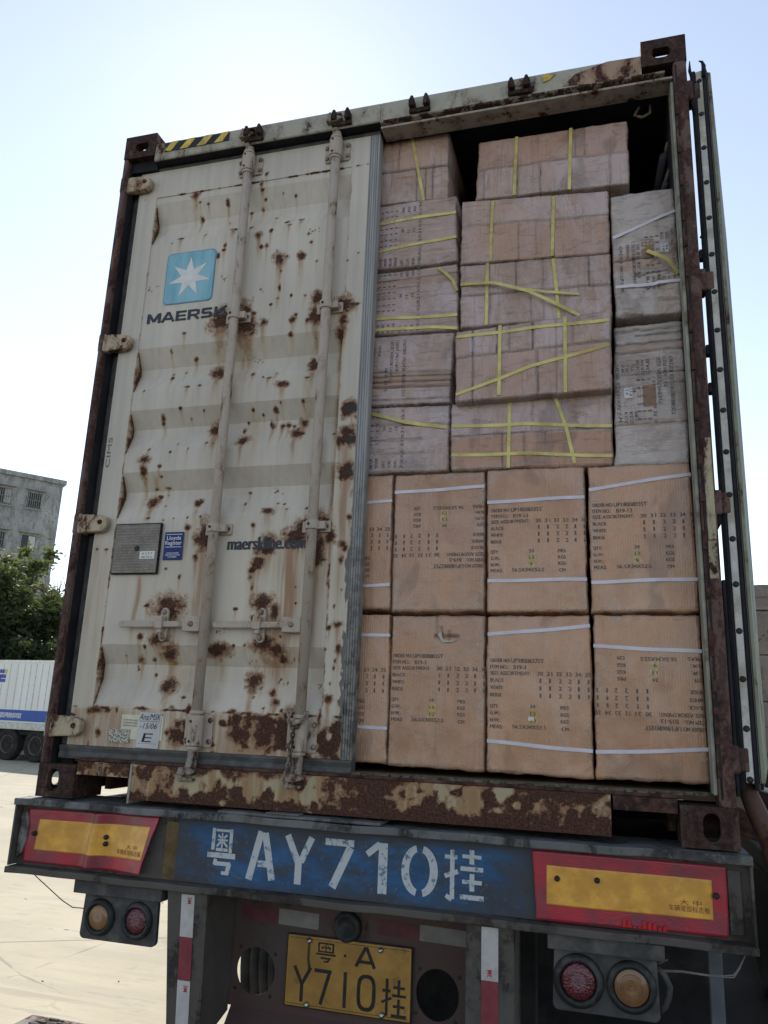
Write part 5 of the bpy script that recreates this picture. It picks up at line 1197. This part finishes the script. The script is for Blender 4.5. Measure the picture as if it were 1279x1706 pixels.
def tyre_mesh(mb, c, wd=.27, r=.51):
    h = wd/2; p = [(.28, -h*.82), (.36, -h), (.44, -h*.98), (r-.035, -h*.93), (r-.010, -h*.86)]
    for k in range(4):                                    # tread with three grooves
        a_, b_ = -h*.84+k*(h*1.68/4), -h*.84+(k+1)*(h*1.68/4); p += [(r, a_+.003), (r, b_-.003)]+([(r-.012, b_-.002), (r-.012, b_+.002)] if k < 3 else [])
    p += [(r-.010, h*.86), (r-.035, h*.93), (.44, h*.98), (.36, h), (.28, h*.82)]
    return mb.lathe(p, c, 'x', 48)
for y in (2.50, 3.82, 5.14):
    for x in (.085, .395, 2.045, 2.350):
        wl = tyre_mesh(MB(), (x, y, GZ+.51)).build('tyre', tyre_m, tr, smooth=True)
        MB().lathe([(0, -.06), (.10, -.06), (.12, -.02), (.24, -.02), (.285, -.11), (.285, .11), (.24, .0), (.10, .0), (0, 0)], (x, y, GZ+.51), 'x', 32).build('rim', rim_m, wl, smooth=True)
    MB().cyl((.3, y, GZ+.51), (2.14, y, GZ+.51), .075, 16).build('axle', M['chass'], tr)
    for x in (.66, 1.68): MB().prism([(y-.62, -.62), (y-.3, -.50), (y+.3, -.50), (y+.62, -.62), (y+.3, -.56), (y-.3, -.56)], 'x', x, x+.09).build('leaf_spring', M['chass'], tr)
MB().box(1.52, 2.46, 1.90, 1.912, -1.42, -.30).build('dark_filler_flap', M['chass'], tr, .004)  # black sheet added to darken the space under the beam
MB().box(.96, 1.76, .95, .99, -1.40, -.36).build('dark_filler_plate', M['chass'], tr, .01)  # dark plate added so the panel's right hole looks black
MB().box(2.345, 2.385, .16, .20, -.76, -.264).build('side_bracket', simple('bluish_grey_steel', (.11, .12, .135), .6, var=.3, scale=6), tr, .004)
MB().box(2.20, 2.46, 1.35, 1.39, -1.2, -.264).build('spray_panel', M['chass'], tr, .004)
MB().box(1.0, 1.5, 1.3, 2.2, -.85, -.45).build('air_tank_bracket', M['chass'], tr, .03)
for x in (.35, 2.0): MB().box(x-.06, x+.06, 9.4, 9.52, GZ+.06, -.3).box(x-.16, x+.16, 9.3, 9.62, GZ, GZ+.06).build('landing_leg', M['chass'], tr, .004)
MB().box(2.44, 2.475, .05, 1.2, -.05, -.022).build('rope_hook', M['beam'], tr)

# ---------------------------------------------------------------- ground
gm = NT('concrete_yard'); gx, gy, gz = gm.xyz()
gn = gm.noise(.9, 6, .6); gf = gm.noise(14, 6, .65)
gr = gm.noise(1.6, 6, .65, gm.map((.35, 2.4, 1), rot=(0, 0, R(20))))
gc = gm.mix(gm.ss(gn, .3, .7), (.37, .325, .232), (.44, .385, .28))
gc = gm.mix(gm.ss(gr, .44, .62, 0, .55), gc, (.33, .295, .225))
gc = gm.mix(gm.ss(gm.noise(5, 6, .7, gm.map((.5, 2, 1), rot=(0, 0, R(20)))), .56, .66, 0, .5), gc, (.27, .245, .205))
tm = gm.ss(gm.noise(1, 4, .6, gm.map((.25, 5, 1), rot=(0, 0, R(32)))), .60, .70); gc = gm.mix(gm.ma('MULTIPLY', tm, .38), gc, (.20, .18, .145))
st_ = gm.ss(gm.noise(.55, 5, .6, gm.map((1, 1, 1), loc=(4, 1, 0))), .62, .70); gc = gm.mix(gm.ma('MULTIPLY', st_, .45), gc, (.21, .19, .155))
gc = gm.mix(gm.ss(gf, .60, .72, 0, .5), gc, (.25, .23, .20))
def joint(coord, off, per, wd):
    f = gm.ma('FRACT', gm.ma('DIVIDE', gm.ma('ADD', coord, off), per)); d = gm.ma('ABSOLUTE', gm.ma('SUBTRACT', f, .5))
    return gm.ss(d, wd/per, wd/per*2.2, 1, 0)
wob = gm.ma('MULTIPLY', gm.ma('SUBTRACT', gm.noise(2.2, 5, .7), .5), .16)
u_ = gm.ma('ADD', gm.ma('MULTIPLY', gx, .86), gm.ma('MULTIPLY', gy, .50)); v_ = gm.ma('SUBTRACT', gm.ma('MULTIPLY', gy, .86), gm.ma('MULTIPLY', gx, .50))
j = gm.ma('MAXIMUM', joint(gm.ma('ADD', u_, gm.ma('MULTIPLY', wob, .15)), 1.1, 5.0, .008), joint(gm.ma('ADD', v_, gm.ma('MULTIPLY', wob, .15)), -1.65, 5.0, .008))
ck = gm.voro(.42, gm.map((1, 1, 1), loc=(.3, 0, 0)), 'DISTANCE_TO_EDGE')
ck = gm.ss(gm.ma('ADD', ck, gm.ma('MULTIPLY', wob, .25)), .002, .006, 1, 0); ck = gm.ma('MULTIPLY', ck, gm.ss(gm.noise(.5, 3), .50, .58))
gm.set(col=gm.mix(gm.ma('MULTIPLY', gm.ma('MAXIMUM', gm.ma('MULTIPLY', j, .8), gm.ma('MULTIPLY', ck, .55)), .75), gc, (.10, .09, .075)), rough=.9); gm.bump(gm.ma('ADD', gm.ma('MULTIPLY', gf, .6), gm.ma('MULTIPLY', gr, 1)), .35, .01)
g = MB().add([(-900, -900, GZ), (900, -900, GZ), (900, 900, GZ), (-900, 900, GZ)], [(0, 1, 2, 3)]).build('ground', gm.m); g['kind'] = 'structure'
ap = NT('bounce_cut_dark'); an = ap.noise(60, 4, .7); ap.set(col=ap.mix(ap.ss(ap.noise(.8, 5), .35, .65), (.034, .032, .030), (.060, .056, .050)), rough=.92); ap.bump(an, .4, .01)
g2 = MB().add([(-7, -34, GZ+.004), (60, -34, GZ+.004), (60, 40, GZ+.004), (2.15, 40, GZ+.004), (2.15, 1.3, GZ+.004), (-7, 1.3, GZ+.004)], [(0, 1, 2, 3, 4), (0, 4, 5)]).build('bounce_cut_ground', ap.m); g2['kind'] = 'structure'  # dark ground added to cut bounce light and deepen shade on the right
# twigs and crumbs on the concrete
mb = MB(); rnd = random.Random(4)
for i in range(160):
    x = rnd.uniform(-9, -.1); y = rnd.uniform(.8, 11); a_ = rnd.uniform(0, 3.14); l = rnd.uniform(.008, .035); h = rnd.uniform(.003, .010)
    dx, dy = math.cos(a_)*l, math.sin(a_)*l; nx, ny = -math.sin(a_)*l*.4, math.cos(a_)*l*.4
    mb.add([(x-dx, y-dy, GZ), (x+nx, y+ny, GZ), (x+dx, y+dy, GZ), (x-nx, y-ny, GZ), (x, y, GZ+h)], [(0, 1, 4), (1, 2, 4), (2, 3, 4), (3, 0, 4), (0, 3, 2, 1)])
lt = mb.build('ground_litter', simple('litter_brown', (.08, .06, .045), .9)); lt['kind'] = 'stuff'; lt['label'] = 'small dark crumbs and leaf bits scattered on the sunlit concrete yard'; lt['category'] = 'litter'

# ---------------------------------------------------------------- refrigerated trailer across the yard
C0 = Vector((2.1045, -2.6456, 0))
P0 = C0+Vector((math.sin(R(-41.7))*29.5, math.cos(R(-41.7))*29.5, 0)); P1 = C0+Vector((math.sin(R(-38.5))*27.6, math.cos(R(-38.5))*27.6, 0))
dv = (P1-P0).normalized(); ang = math.atan2(dv.y, dv.x)
rt = thing('refrigerated_trailer', 'white box trailer with blue stripe parked across the sunlit yard', 'trailer', (P0.x, P0.y, GZ))
rt.rotation_euler = (0, 0, ang)
def rb(mb, name, mat, par=rt, **k):
    o = mb.build(name, mat, None, **k); o.parent = par; return o
wb = NT('white_box_panel'); wb.set(col=wb.mix(wb.ss(wb.noise(1.5, 4, .6, wb.map((1, 1, .2))), .35, .7), (.62, .63, .60), (.70, .71, .68)), rough=.45)
zT, zB, LX0, LX1 = 3.13, 1.16, -6.2, 5.9
mb = MB().box(LX0, LX1, 0, 2.5, zB, zT); rb(mb, 'trailer_body', wb.m, bevel=.02)
mb = MB(); x = LX0+.2
while x < LX1: mb.box(x, x+.022, -.012, .0, zB+.42, zT-.12); x += .30+.04*math.sin(x*3)
rb(mb, 'panel_ribs', simple('rib_grey', (.50, .52, .50), .5))
rb(MB().box(LX0, LX1, -.03, -.0005, zT-.06, zT), 'roof_rail', simple('pale_rail', (.72, .72, .70), .4), bevel=.005)
bs = rb(MB().box(LX0, LX1, -.018, -.001, zB+.06, zB+.40), 'blue_stripe', simple('stripe_blue', (.02, .075, .32), .45, var=.1))
tx_ = lettering('stripe_text', [('温度湿度远程智能轨迹实时监控', .25, zB+.165, .12, 1.15)], wi, bs, pl_, fl(-.018), .004, 0, .015)
rb(MB().box(LX0, LX1, -.025, 2.5, zB-.20, zB), 'side_skirt', simple('skirt_cream', (.50, .50, .44), .5), bevel=.01)
rb(MB().box(LX0, LX1, .12, 2.4, zB-.36, zB-.205), 'under_frame', M['chass'])
ly = simple('logo_yellow', (.55, .42, .08), .5); lbm = simple('logo_blue', (.04, .07, .34), .5)
lx, lz = .10, 2.42; mb = MB()
for a_, b_, c_, d_ in ((0, .085, .29, .41), (.115, .20, .29, .41), (.095, .185, .13, .245), (.215, .305, .13, .245), (-.005, .075, .10, .245), (-.005, .30, .0, .10)): mb.box(lx+a_, lx+b_, -.017, -.001, lz+c_, lz+d_)
rb(mb, 'emblem', lbm); rb(MB().box(lx+.235, lx+.33, -.017, -.001, lz+.29, lz+.41), 'emblem_corner', ly)
for x in (-3.2, -.42, .86, 2.14):
    for y in (.16, 2.3):
        o = rb(tyre_mesh(MB(), (0, 0, 0), .28, .50), 'tyre', tyre_m, smooth=True); o.location = (x, y, .50); o.rotation_euler = (0, 0, R(90))
        rim = MB().lathe([(0, .10), (.09, .10), (.11, .04), (.20, .03), (.27, .13), (.285, .13), (.285, -.1), (0, -.1)], (0, 0, 0), 'x', 28).build('rim', rim_m, o, smooth=True)
        rim.rotation_euler = (0, 0, R(180))
rb(MB().box(1.30, 1.42, .0, .03, .92, .98).box(-2.2, 3.2, .3, .9, .55, .78), 'reflector_and_axle_frame', M['chass'])

# ---------------------------------------------------------------- concrete building beyond
bm_ = NT('weathered_concrete'); bn = bm_.noise(.35, 7, .7); bn2 = bm_.noise(2.2, 6, .75, bm_.map((1, 1, .35)))
bc_ = bm_.mix(bm_.ss(bn, .35, .65), (.22, .225, .225), (.33, .335, .335)); bc_ = bm_.mix(bm_.ss(bn2, .46, .60, 0, .8), bc_, (.14, .155, .14))  # concrete tone lightened to stand in for distance haze
bc_ = bm_.mix(bm_.ss(bm_.voro(3.2), .12, .3, .45, 0), bc_, (.07, .085, .055)); bm_.set(col=bc_, rough=.9); bm_.bump(bn2, .6, .1)
Q = C0+Vector((math.sin(R(-39.45))*66, math.cos(R(-39.45))*66, 0)); bd = Vector((-math.cos(R(-32)), -math.sin(R(-32))*-1, 0)); 
bg_ = thing('concrete_building', 'grey weathered concrete building with barred windows and climbing plants behind the trees', 'building', (Q.x, Q.y, GZ)); bg_.rotation_euler = (0, 0, R(52))
def bb(mb, name, mat, par=bg_, **k):
    o = mb.build(name, mat, None, **k); o.parent = par; return o
HB = 18.6
# local x runs left (negative) from the right-hand corner
wins = []
bb(MB().box(-34, 0, 0, 14, 0, HB), 'wall', bm_.m)
bb(MB().box(-34.2, .2, -.2, 14.2, HB, HB+.35), 'roof_slab', bm_.m)
wd_ = simple('window_dark', (.035, .042, .05), .4); bars = simple('window_bars', (.20, .20, .19), .6); pale_ = simple('pale_blind', (.42, .44, .44), .6); sill_ = simple('window_ledge', (.24, .24, .23), .8)
for fl_ in range(5):
    for k in range(9):
        x = -1.95-k*2.2; z = 2.7+fl_*3.4
        o = bb(MB().box(x-.5, x+.5, -.03, .02, z, z+1.25), 'window', wd_)
        mb = MB()
        for i in range(7): mb.box(x-.49+i*.155, x-.49+i*.155+.035, -.16, -.11, z-.05, z+1.3)
        for zz in (z, z+.6, z+1.2): mb.box(x-.5, x+.5, -.16, -.10, zz, zz+.035)
        if (fl_*3+k) % 4 == 1: MB().box(x-.02, x+.46, -.05, -.035, z+.1, z+1.2).build('blind', pale_, o)
        if (fl_+k) % 3: mb.build('window_bars', bars, o)
        MB().box(x-.75, x+.75, -.35, 0, z+1.42, z+1.50).box(x-.62, x+.62, -.18, 0, z-.14, z-.05).build('ledge', sill_, o)

# ---------------------------------------------------------------- trees
bark = simple('bark', (.10, .08, .065), .9, scale=5)
def leafmat(name, a_, b_):
    m = NT(name); oi = m.n.new('ShaderNodeNewGeometry').outputs['Random Per Island']
    c = m.mix(m.ss(m.noise(.55, 4), .38, .62), a_, b_); c = m.mix(m.ma('MULTIPLY', oi, .5), c, tuple(v*1.7 for v in b_))
    m.set(col=c, rough=.6, spec=.25)
    tr_ = m.n.new('ShaderNodeBsdfTranslucent'); m.val(tr_.inputs['Color'], (b_[0]*2.4, b_[1]*2.4, b_[2]*1.4)); mx = m.n.new('ShaderNodeMixShader'); mx.inputs[0].default_value = .35
    out = m.n['Material Output']; m.ln(m.p.outputs[0], mx.inputs[1]); m.ln(tr_.outputs[0], mx.inputs[2]); m.ln(mx.outputs[0], out.inputs[0]); return m.m
LM = [leafmat('leaf_green', (.020, .028, .015), (.050, .064, .028)), leafmat('leaf_light_green', (.032, .043, .020), (.080, .092, .040))]
def tree(label, x, y, h, rad, mat, seed, n=9000, sparse=False, leaf=.17, low=.25):
    rnd = random.Random(seed); t = thing('tree', label, 'tree', (x, y, GZ), 'trees between the white trailer and the concrete building')
    mb = MB(); mb.tube([(x, y, GZ-.1), (x+.1, y, GZ+h*.2), (x-.05, y+.1, GZ+h*.45), (x+.1, y, GZ+h*.8)], [h*.024, h*.018, h*.013, .03], 8)
    tips = []
    for i in range(26 if sparse else 18):
        z0 = GZ+h*rnd.uniform(.15, .8); a_ = rnd.uniform(0, 6.283); l = rad*rnd.uniform(.5, 1.0); zz = z0+l*rnd.uniform(.35, 1.1)
        zz = min(zz, GZ+h*rnd.uniform(.85, 1.0)); p1 = (x+math.cos(a_)*l*.5, y+math.sin(a_)*l*.5, z0+(zz-z0)*.62); p2 = (x+math.cos(a_)*l, y+math.sin(a_)*l, zz)
        mb.tube([(x, y, z0), p1, p2], [h*.008, h*.005, .012], 5); tips += [p1, p2]
        if sparse:
            for q in range(4): tips.append((p2[0]+rnd.uniform(-.8, .8), p2[1]+rnd.uniform(-.8, .8), p2[2]+rnd.uniform(0, 1.0))); mb.tube([p1, tips[-1]], [.03, .008], 4)
    mb.build('trunk', bark, t)
    cl = []
    for k in range(60 if not sparse else 40):
        if k < len(tips): c_ = Vector(tips[k])
        else:
            a_ = rnd.uniform(0, 6.283); q = rnd.uniform(low, 1); rr2 = rad*math.sqrt(max(.05, 1-((q-.5)/.55)**2))*rnd.uniform(.45, 1.0)
            c_ = Vector((x+math.cos(a_)*rr2, y+math.sin(a_)*rr2, GZ+h*q))
        cl.append((c_, rad*rnd.uniform(.14, .34)*(1.15 if sparse else 1)))
    V = []; F = []
    for i in range(n):
        c_, r = cl[rnd.randrange(len(cl))]
        d = Vector((rnd.gauss(0, 1), rnd.gauss(0, 1), rnd.gauss(0, .8))).normalized()*r*(rnd.random()**.4 if not sparse else abs(rnd.gauss(0, .55)))
        p = c_+d; s_ = leaf*rnd.uniform(.6, 1.3)
        u = Vector((rnd.gauss(0, 1), rnd.gauss(0, 1), rnd.gauss(0, .6))).normalized(); w_ = u.cross(Vector((rnd.gauss(0, 1), rnd.gauss(0, 1), rnd.gauss(0, 1)))).normalized()
        o = len(V); V += [p-u*s_, p+w_*s_*.42, p+u*s_, p-w_*s_*.42]; F.append((o, o+1, o+2, o+3))
    mb = MB(); mb.v = [tuple(v) for v in V]; mb.f = F
    me = bpy.data.meshes.new('crown'); me.from_pydata(mb.v, [], mb.f); me.materials.append(mat)
    o = bpy.data.objects.new('crown', me); COL.objects.link(o); o.parent = t; o.location = -t.location
def pol(az, d): v = C0+Vector((math.sin(R(az))*d, math.cos(R(az))*d, 0)); return v.x, v.y
for lab, az, d, h, rad, mi, sd_, n, sp, lf in (
    ('bushy dark green tree standing just behind the white trailer at the photo\'s left edge', -42.3, 36, 6.9, 2.3, 0, 1, 15000, False, .13),
    ('rounded green tree beside the container\'s left post, above the trailer roof', -39.3, 37, 6.0, 2.0, 0, 2, 14000, False, .13),
    ('light green tree lit by the sun between two darker trees', -40.9, 39, 8.3, 1.8, 1, 3, 6500, True, .15),
    ('thin sparse bare-branched tree with sky showing through, right of the building corner', -38.5, 44, 8.8, 1.6, 1, 4, 1500, True, .12),
    ('dark tree further left behind the white trailer', -46.5, 38, 6.6, 2.8, 0, 5, 9000, False, .16),
    ('tall leafy climber tree growing against the building wall', -43.0, 58, 13.6, 2.4, 0, 6, 5200, True, .16)):
    x, y = pol(az, d); tree(lab, x, y, h, rad, LM[mi], sd_, n, sp, lf)
# low hedge closing the view under the crowns
for k, (az, d) in enumerate(((-45, 35), (-43.2, 34.5), (-41.4, 34.5), (-39.6, 34.5), (-37.8, 34.6))):
    x, y = pol(az, d); lab = ['dense low bush behind the trailer, furthest left of the hedge row', 'dense low bush behind the trailer, second from the left of the hedge row', 'dense low bush behind the trailer in the middle of the hedge row', 'dense low bush behind the trailer, second from the right of the hedge row', 'dense low bush behind the trailer, hidden half by the container post'][k]
    tree(lab, x, y, 4.3, 1.5, LM[0], 20+k, 6500, False, .12, .05)

# ---------------------------------------------------------------- cartons stacked in the yard on the right
GG = 'cartons stacked in the yard beyond the open door'
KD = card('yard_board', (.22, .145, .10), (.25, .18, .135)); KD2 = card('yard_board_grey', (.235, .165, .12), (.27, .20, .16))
yx, yy = 3.02, 6.05
labs = ['low carton at the foot of the yard stack beyond the door', 'second carton from the foot of the yard stack', 'carton just beneath the dark pallet in the yard stack', 'carton resting on the dark pallet in the yard stack', 'carton with a column of side print in the middle of the yard stack', 'carton with a printed line and diagonal mark, second from top of the yard stack', 'flat carton on top of the yard stack against the sky']
lev = [(-1.55, -1.12), (-1.115, -.66), (-.655, -.18), (.12, .60), (.605, 1.055), (1.06, 1.50), (1.505, 1.765)]
for k, (z0, z1) in enumerate(lev):
    x1 = yx+.70+(.22 if k != 4 else .0)+.01*(k % 2)
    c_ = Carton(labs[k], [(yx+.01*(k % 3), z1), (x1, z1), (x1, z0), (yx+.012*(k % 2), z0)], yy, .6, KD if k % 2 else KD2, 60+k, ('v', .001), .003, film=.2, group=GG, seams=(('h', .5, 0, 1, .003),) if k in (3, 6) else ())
    if k == 4: c_.text([('QTY: 24 PRS', 0, 0, .03, .26), ('G.W.: 13', 0, .06, .03, .20)], lambda u, v: (3.52-v, .68+u))
    if k == 5: c_.text([('56.5X34', 3.56, 1.20, .035, .24)], pl_); c_.seams = (); MB().prism([(3.42, 1.13), (3.44, 1.13), (3.72, 1.42), (3.70, 1.42)], 'y', yy-.004, yy-.0025).build('diagonal_line', simple('faint_line', (.14, .105, .08), .7), c_.e)
for k, (z0, z1) in enumerate(((-1.55, -1.0), (-.995, -.45), (.12, .62), (.625, 1.06))):
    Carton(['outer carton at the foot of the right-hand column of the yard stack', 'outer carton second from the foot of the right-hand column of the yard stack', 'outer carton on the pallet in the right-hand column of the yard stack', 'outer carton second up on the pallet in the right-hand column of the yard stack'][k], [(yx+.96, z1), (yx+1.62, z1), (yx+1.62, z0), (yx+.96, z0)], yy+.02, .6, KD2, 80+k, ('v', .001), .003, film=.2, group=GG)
pt = thing('pallet', 'dark wooden pallet half way up the yard stack of cartons', 'pallet', (yx+.8, yy, -.17))
mb = MB(); wdk = simple('dark_pallet_wood', (.035, .03, .032), .8)
for i in range(7): mb.box(yx-.05, yx+1.68, yy-.06+i*.11, yy+.02+i*.11, .085, .115)
mb.build('deck_boards', wdk, pt)
mb = MB()
for y_ in (yy-.06, yy+.25, yy+.56): mb.box(yx-.05, yx+1.68, y_, y_+.08, -.17, .084)
mb.build('bearers', wdk, pt)
# maroon cloth bundle in front of the pallet
cl_ = thing('cloth_bundle', 'dark maroon cloth bundle hanging in front of the pallet beyond the door', 'cloth', (3.62, 5.8, -.5))
mb = MB(); N1, N2 = 40, 36; V = []
for j in range(N2+1):
    for i in range(N1):
        a_ = 2*math.pi*i/N1; t_ = j/N2; z = .07-.52*t_; r = .24*math.sin(math.pi*min(1, t_*.98+.02))**.5
        q = 1+.14*math.sin(a_*5+t_*4)+.10*math.sin(a_*9-t_*7); V.append((3.62+r*1.25*q*math.cos(a_), 5.78+r*.55*q*math.sin(a_), z))
mb.add(V, [(j*N1+i, j*N1+(i+1) % N1, (j+1)*N1+(i+1) % N1, (j+1)*N1+i) for j in range(N2) for i in range(N1)]+[tuple(range(N1)), tuple(N2*N1+i for i in range(N1))])
mb.build('cloth', simple('maroon_cloth', (.055, .024, .027), .9, scale=8), cl_, smooth=True)
mb = MB()
for k in range(3): mb.tube([(3.46+.03*k, 5.60, .045), (3.54+.03*k, 5.56, .05-.02*k), (3.62+.02*k, 5.56, -.01-.03*k)], .006, 6)
mb.build('cord', simple('grey_cord', (.25, .22, .21), .7), cl_, smooth=True)

# dark low trailer added to darken the lower right
pk_ = thing('dark_filler_trailer', 'dark low trailer parked close beside the container trailer, at the photo\'s lower right', 'trailer', (4.2, 2.4, GZ))
MB().box(3.0, 5.4, 2.4, 5.7, -.56, -.44).build('deck', M['chass'], pk_, .01)
MB().box(3.0, 3.03, 2.45, 5.7, -1.15, -.565).box(3.0, 5.4, 2.36, 2.395, -.80, -.45).build('side_skirt', M['chass'], pk_, .004)
for x in (3.20, 5.18):
    for y in (3.1, 4.3):
        t_ = tyre_mesh(MB(), (x, y, GZ+.46), .27, .46).build('tyre', tyre_m, pk_, smooth=True)
        MB().lathe([(0, -.06), (.10, -.06), (.22, -.02), (.28, -.11), (.28, .11), (.10, .0), (0, 0)], (x, y, GZ+.46), 'x', 28).build('rim', rim_m, t_, smooth=True)
MB().box(3.05, 3.6, 2.44, 2.46, -1.45, -.57).build('dark_filler_flap', M['chass'], pk_)

# thick bent pipe hanging past the lower right corner, and the plank below it
pp = MB().tube([(2.470, .10, .215), (2.478, .10, .17), (2.500, .09, .105), (2.530, .085, .03), (2.548, .085, -.06), (2.556, .09, -.18), (2.560, .10, -.34), (2.562, .10, -.60), (2.560, .10, GZ)], [.020, .026, .030, .031, .032, .033, .034, .034, .034], 16).build('bent_pipe', rusty('pipe_rust', (.075, .046, .042), .6, 8), None, smooth=True)
tag(pp, 'thick rust-brown pipe bending down past the container\'s lower right corner', 'pipe')
pk = MB().prism([(2.425, .115), (2.50, .085), (2.56, .02), (2.56, -.02), (2.50, .0), (2.425, .03)], 'y', .35, .39).build('support_beam', M['frame_rust'], tr, .004)
sb = MB().tube([(2.53, .70, .165), (2.60, .70, .135), (2.72, .70, .10), (2.95, .70, .06)], .010, 8).build('white_rod', simple('white_rod', (.55, .53, .50), .5), tr, smooth=True)
print('objects', len(bpy.data.objects))
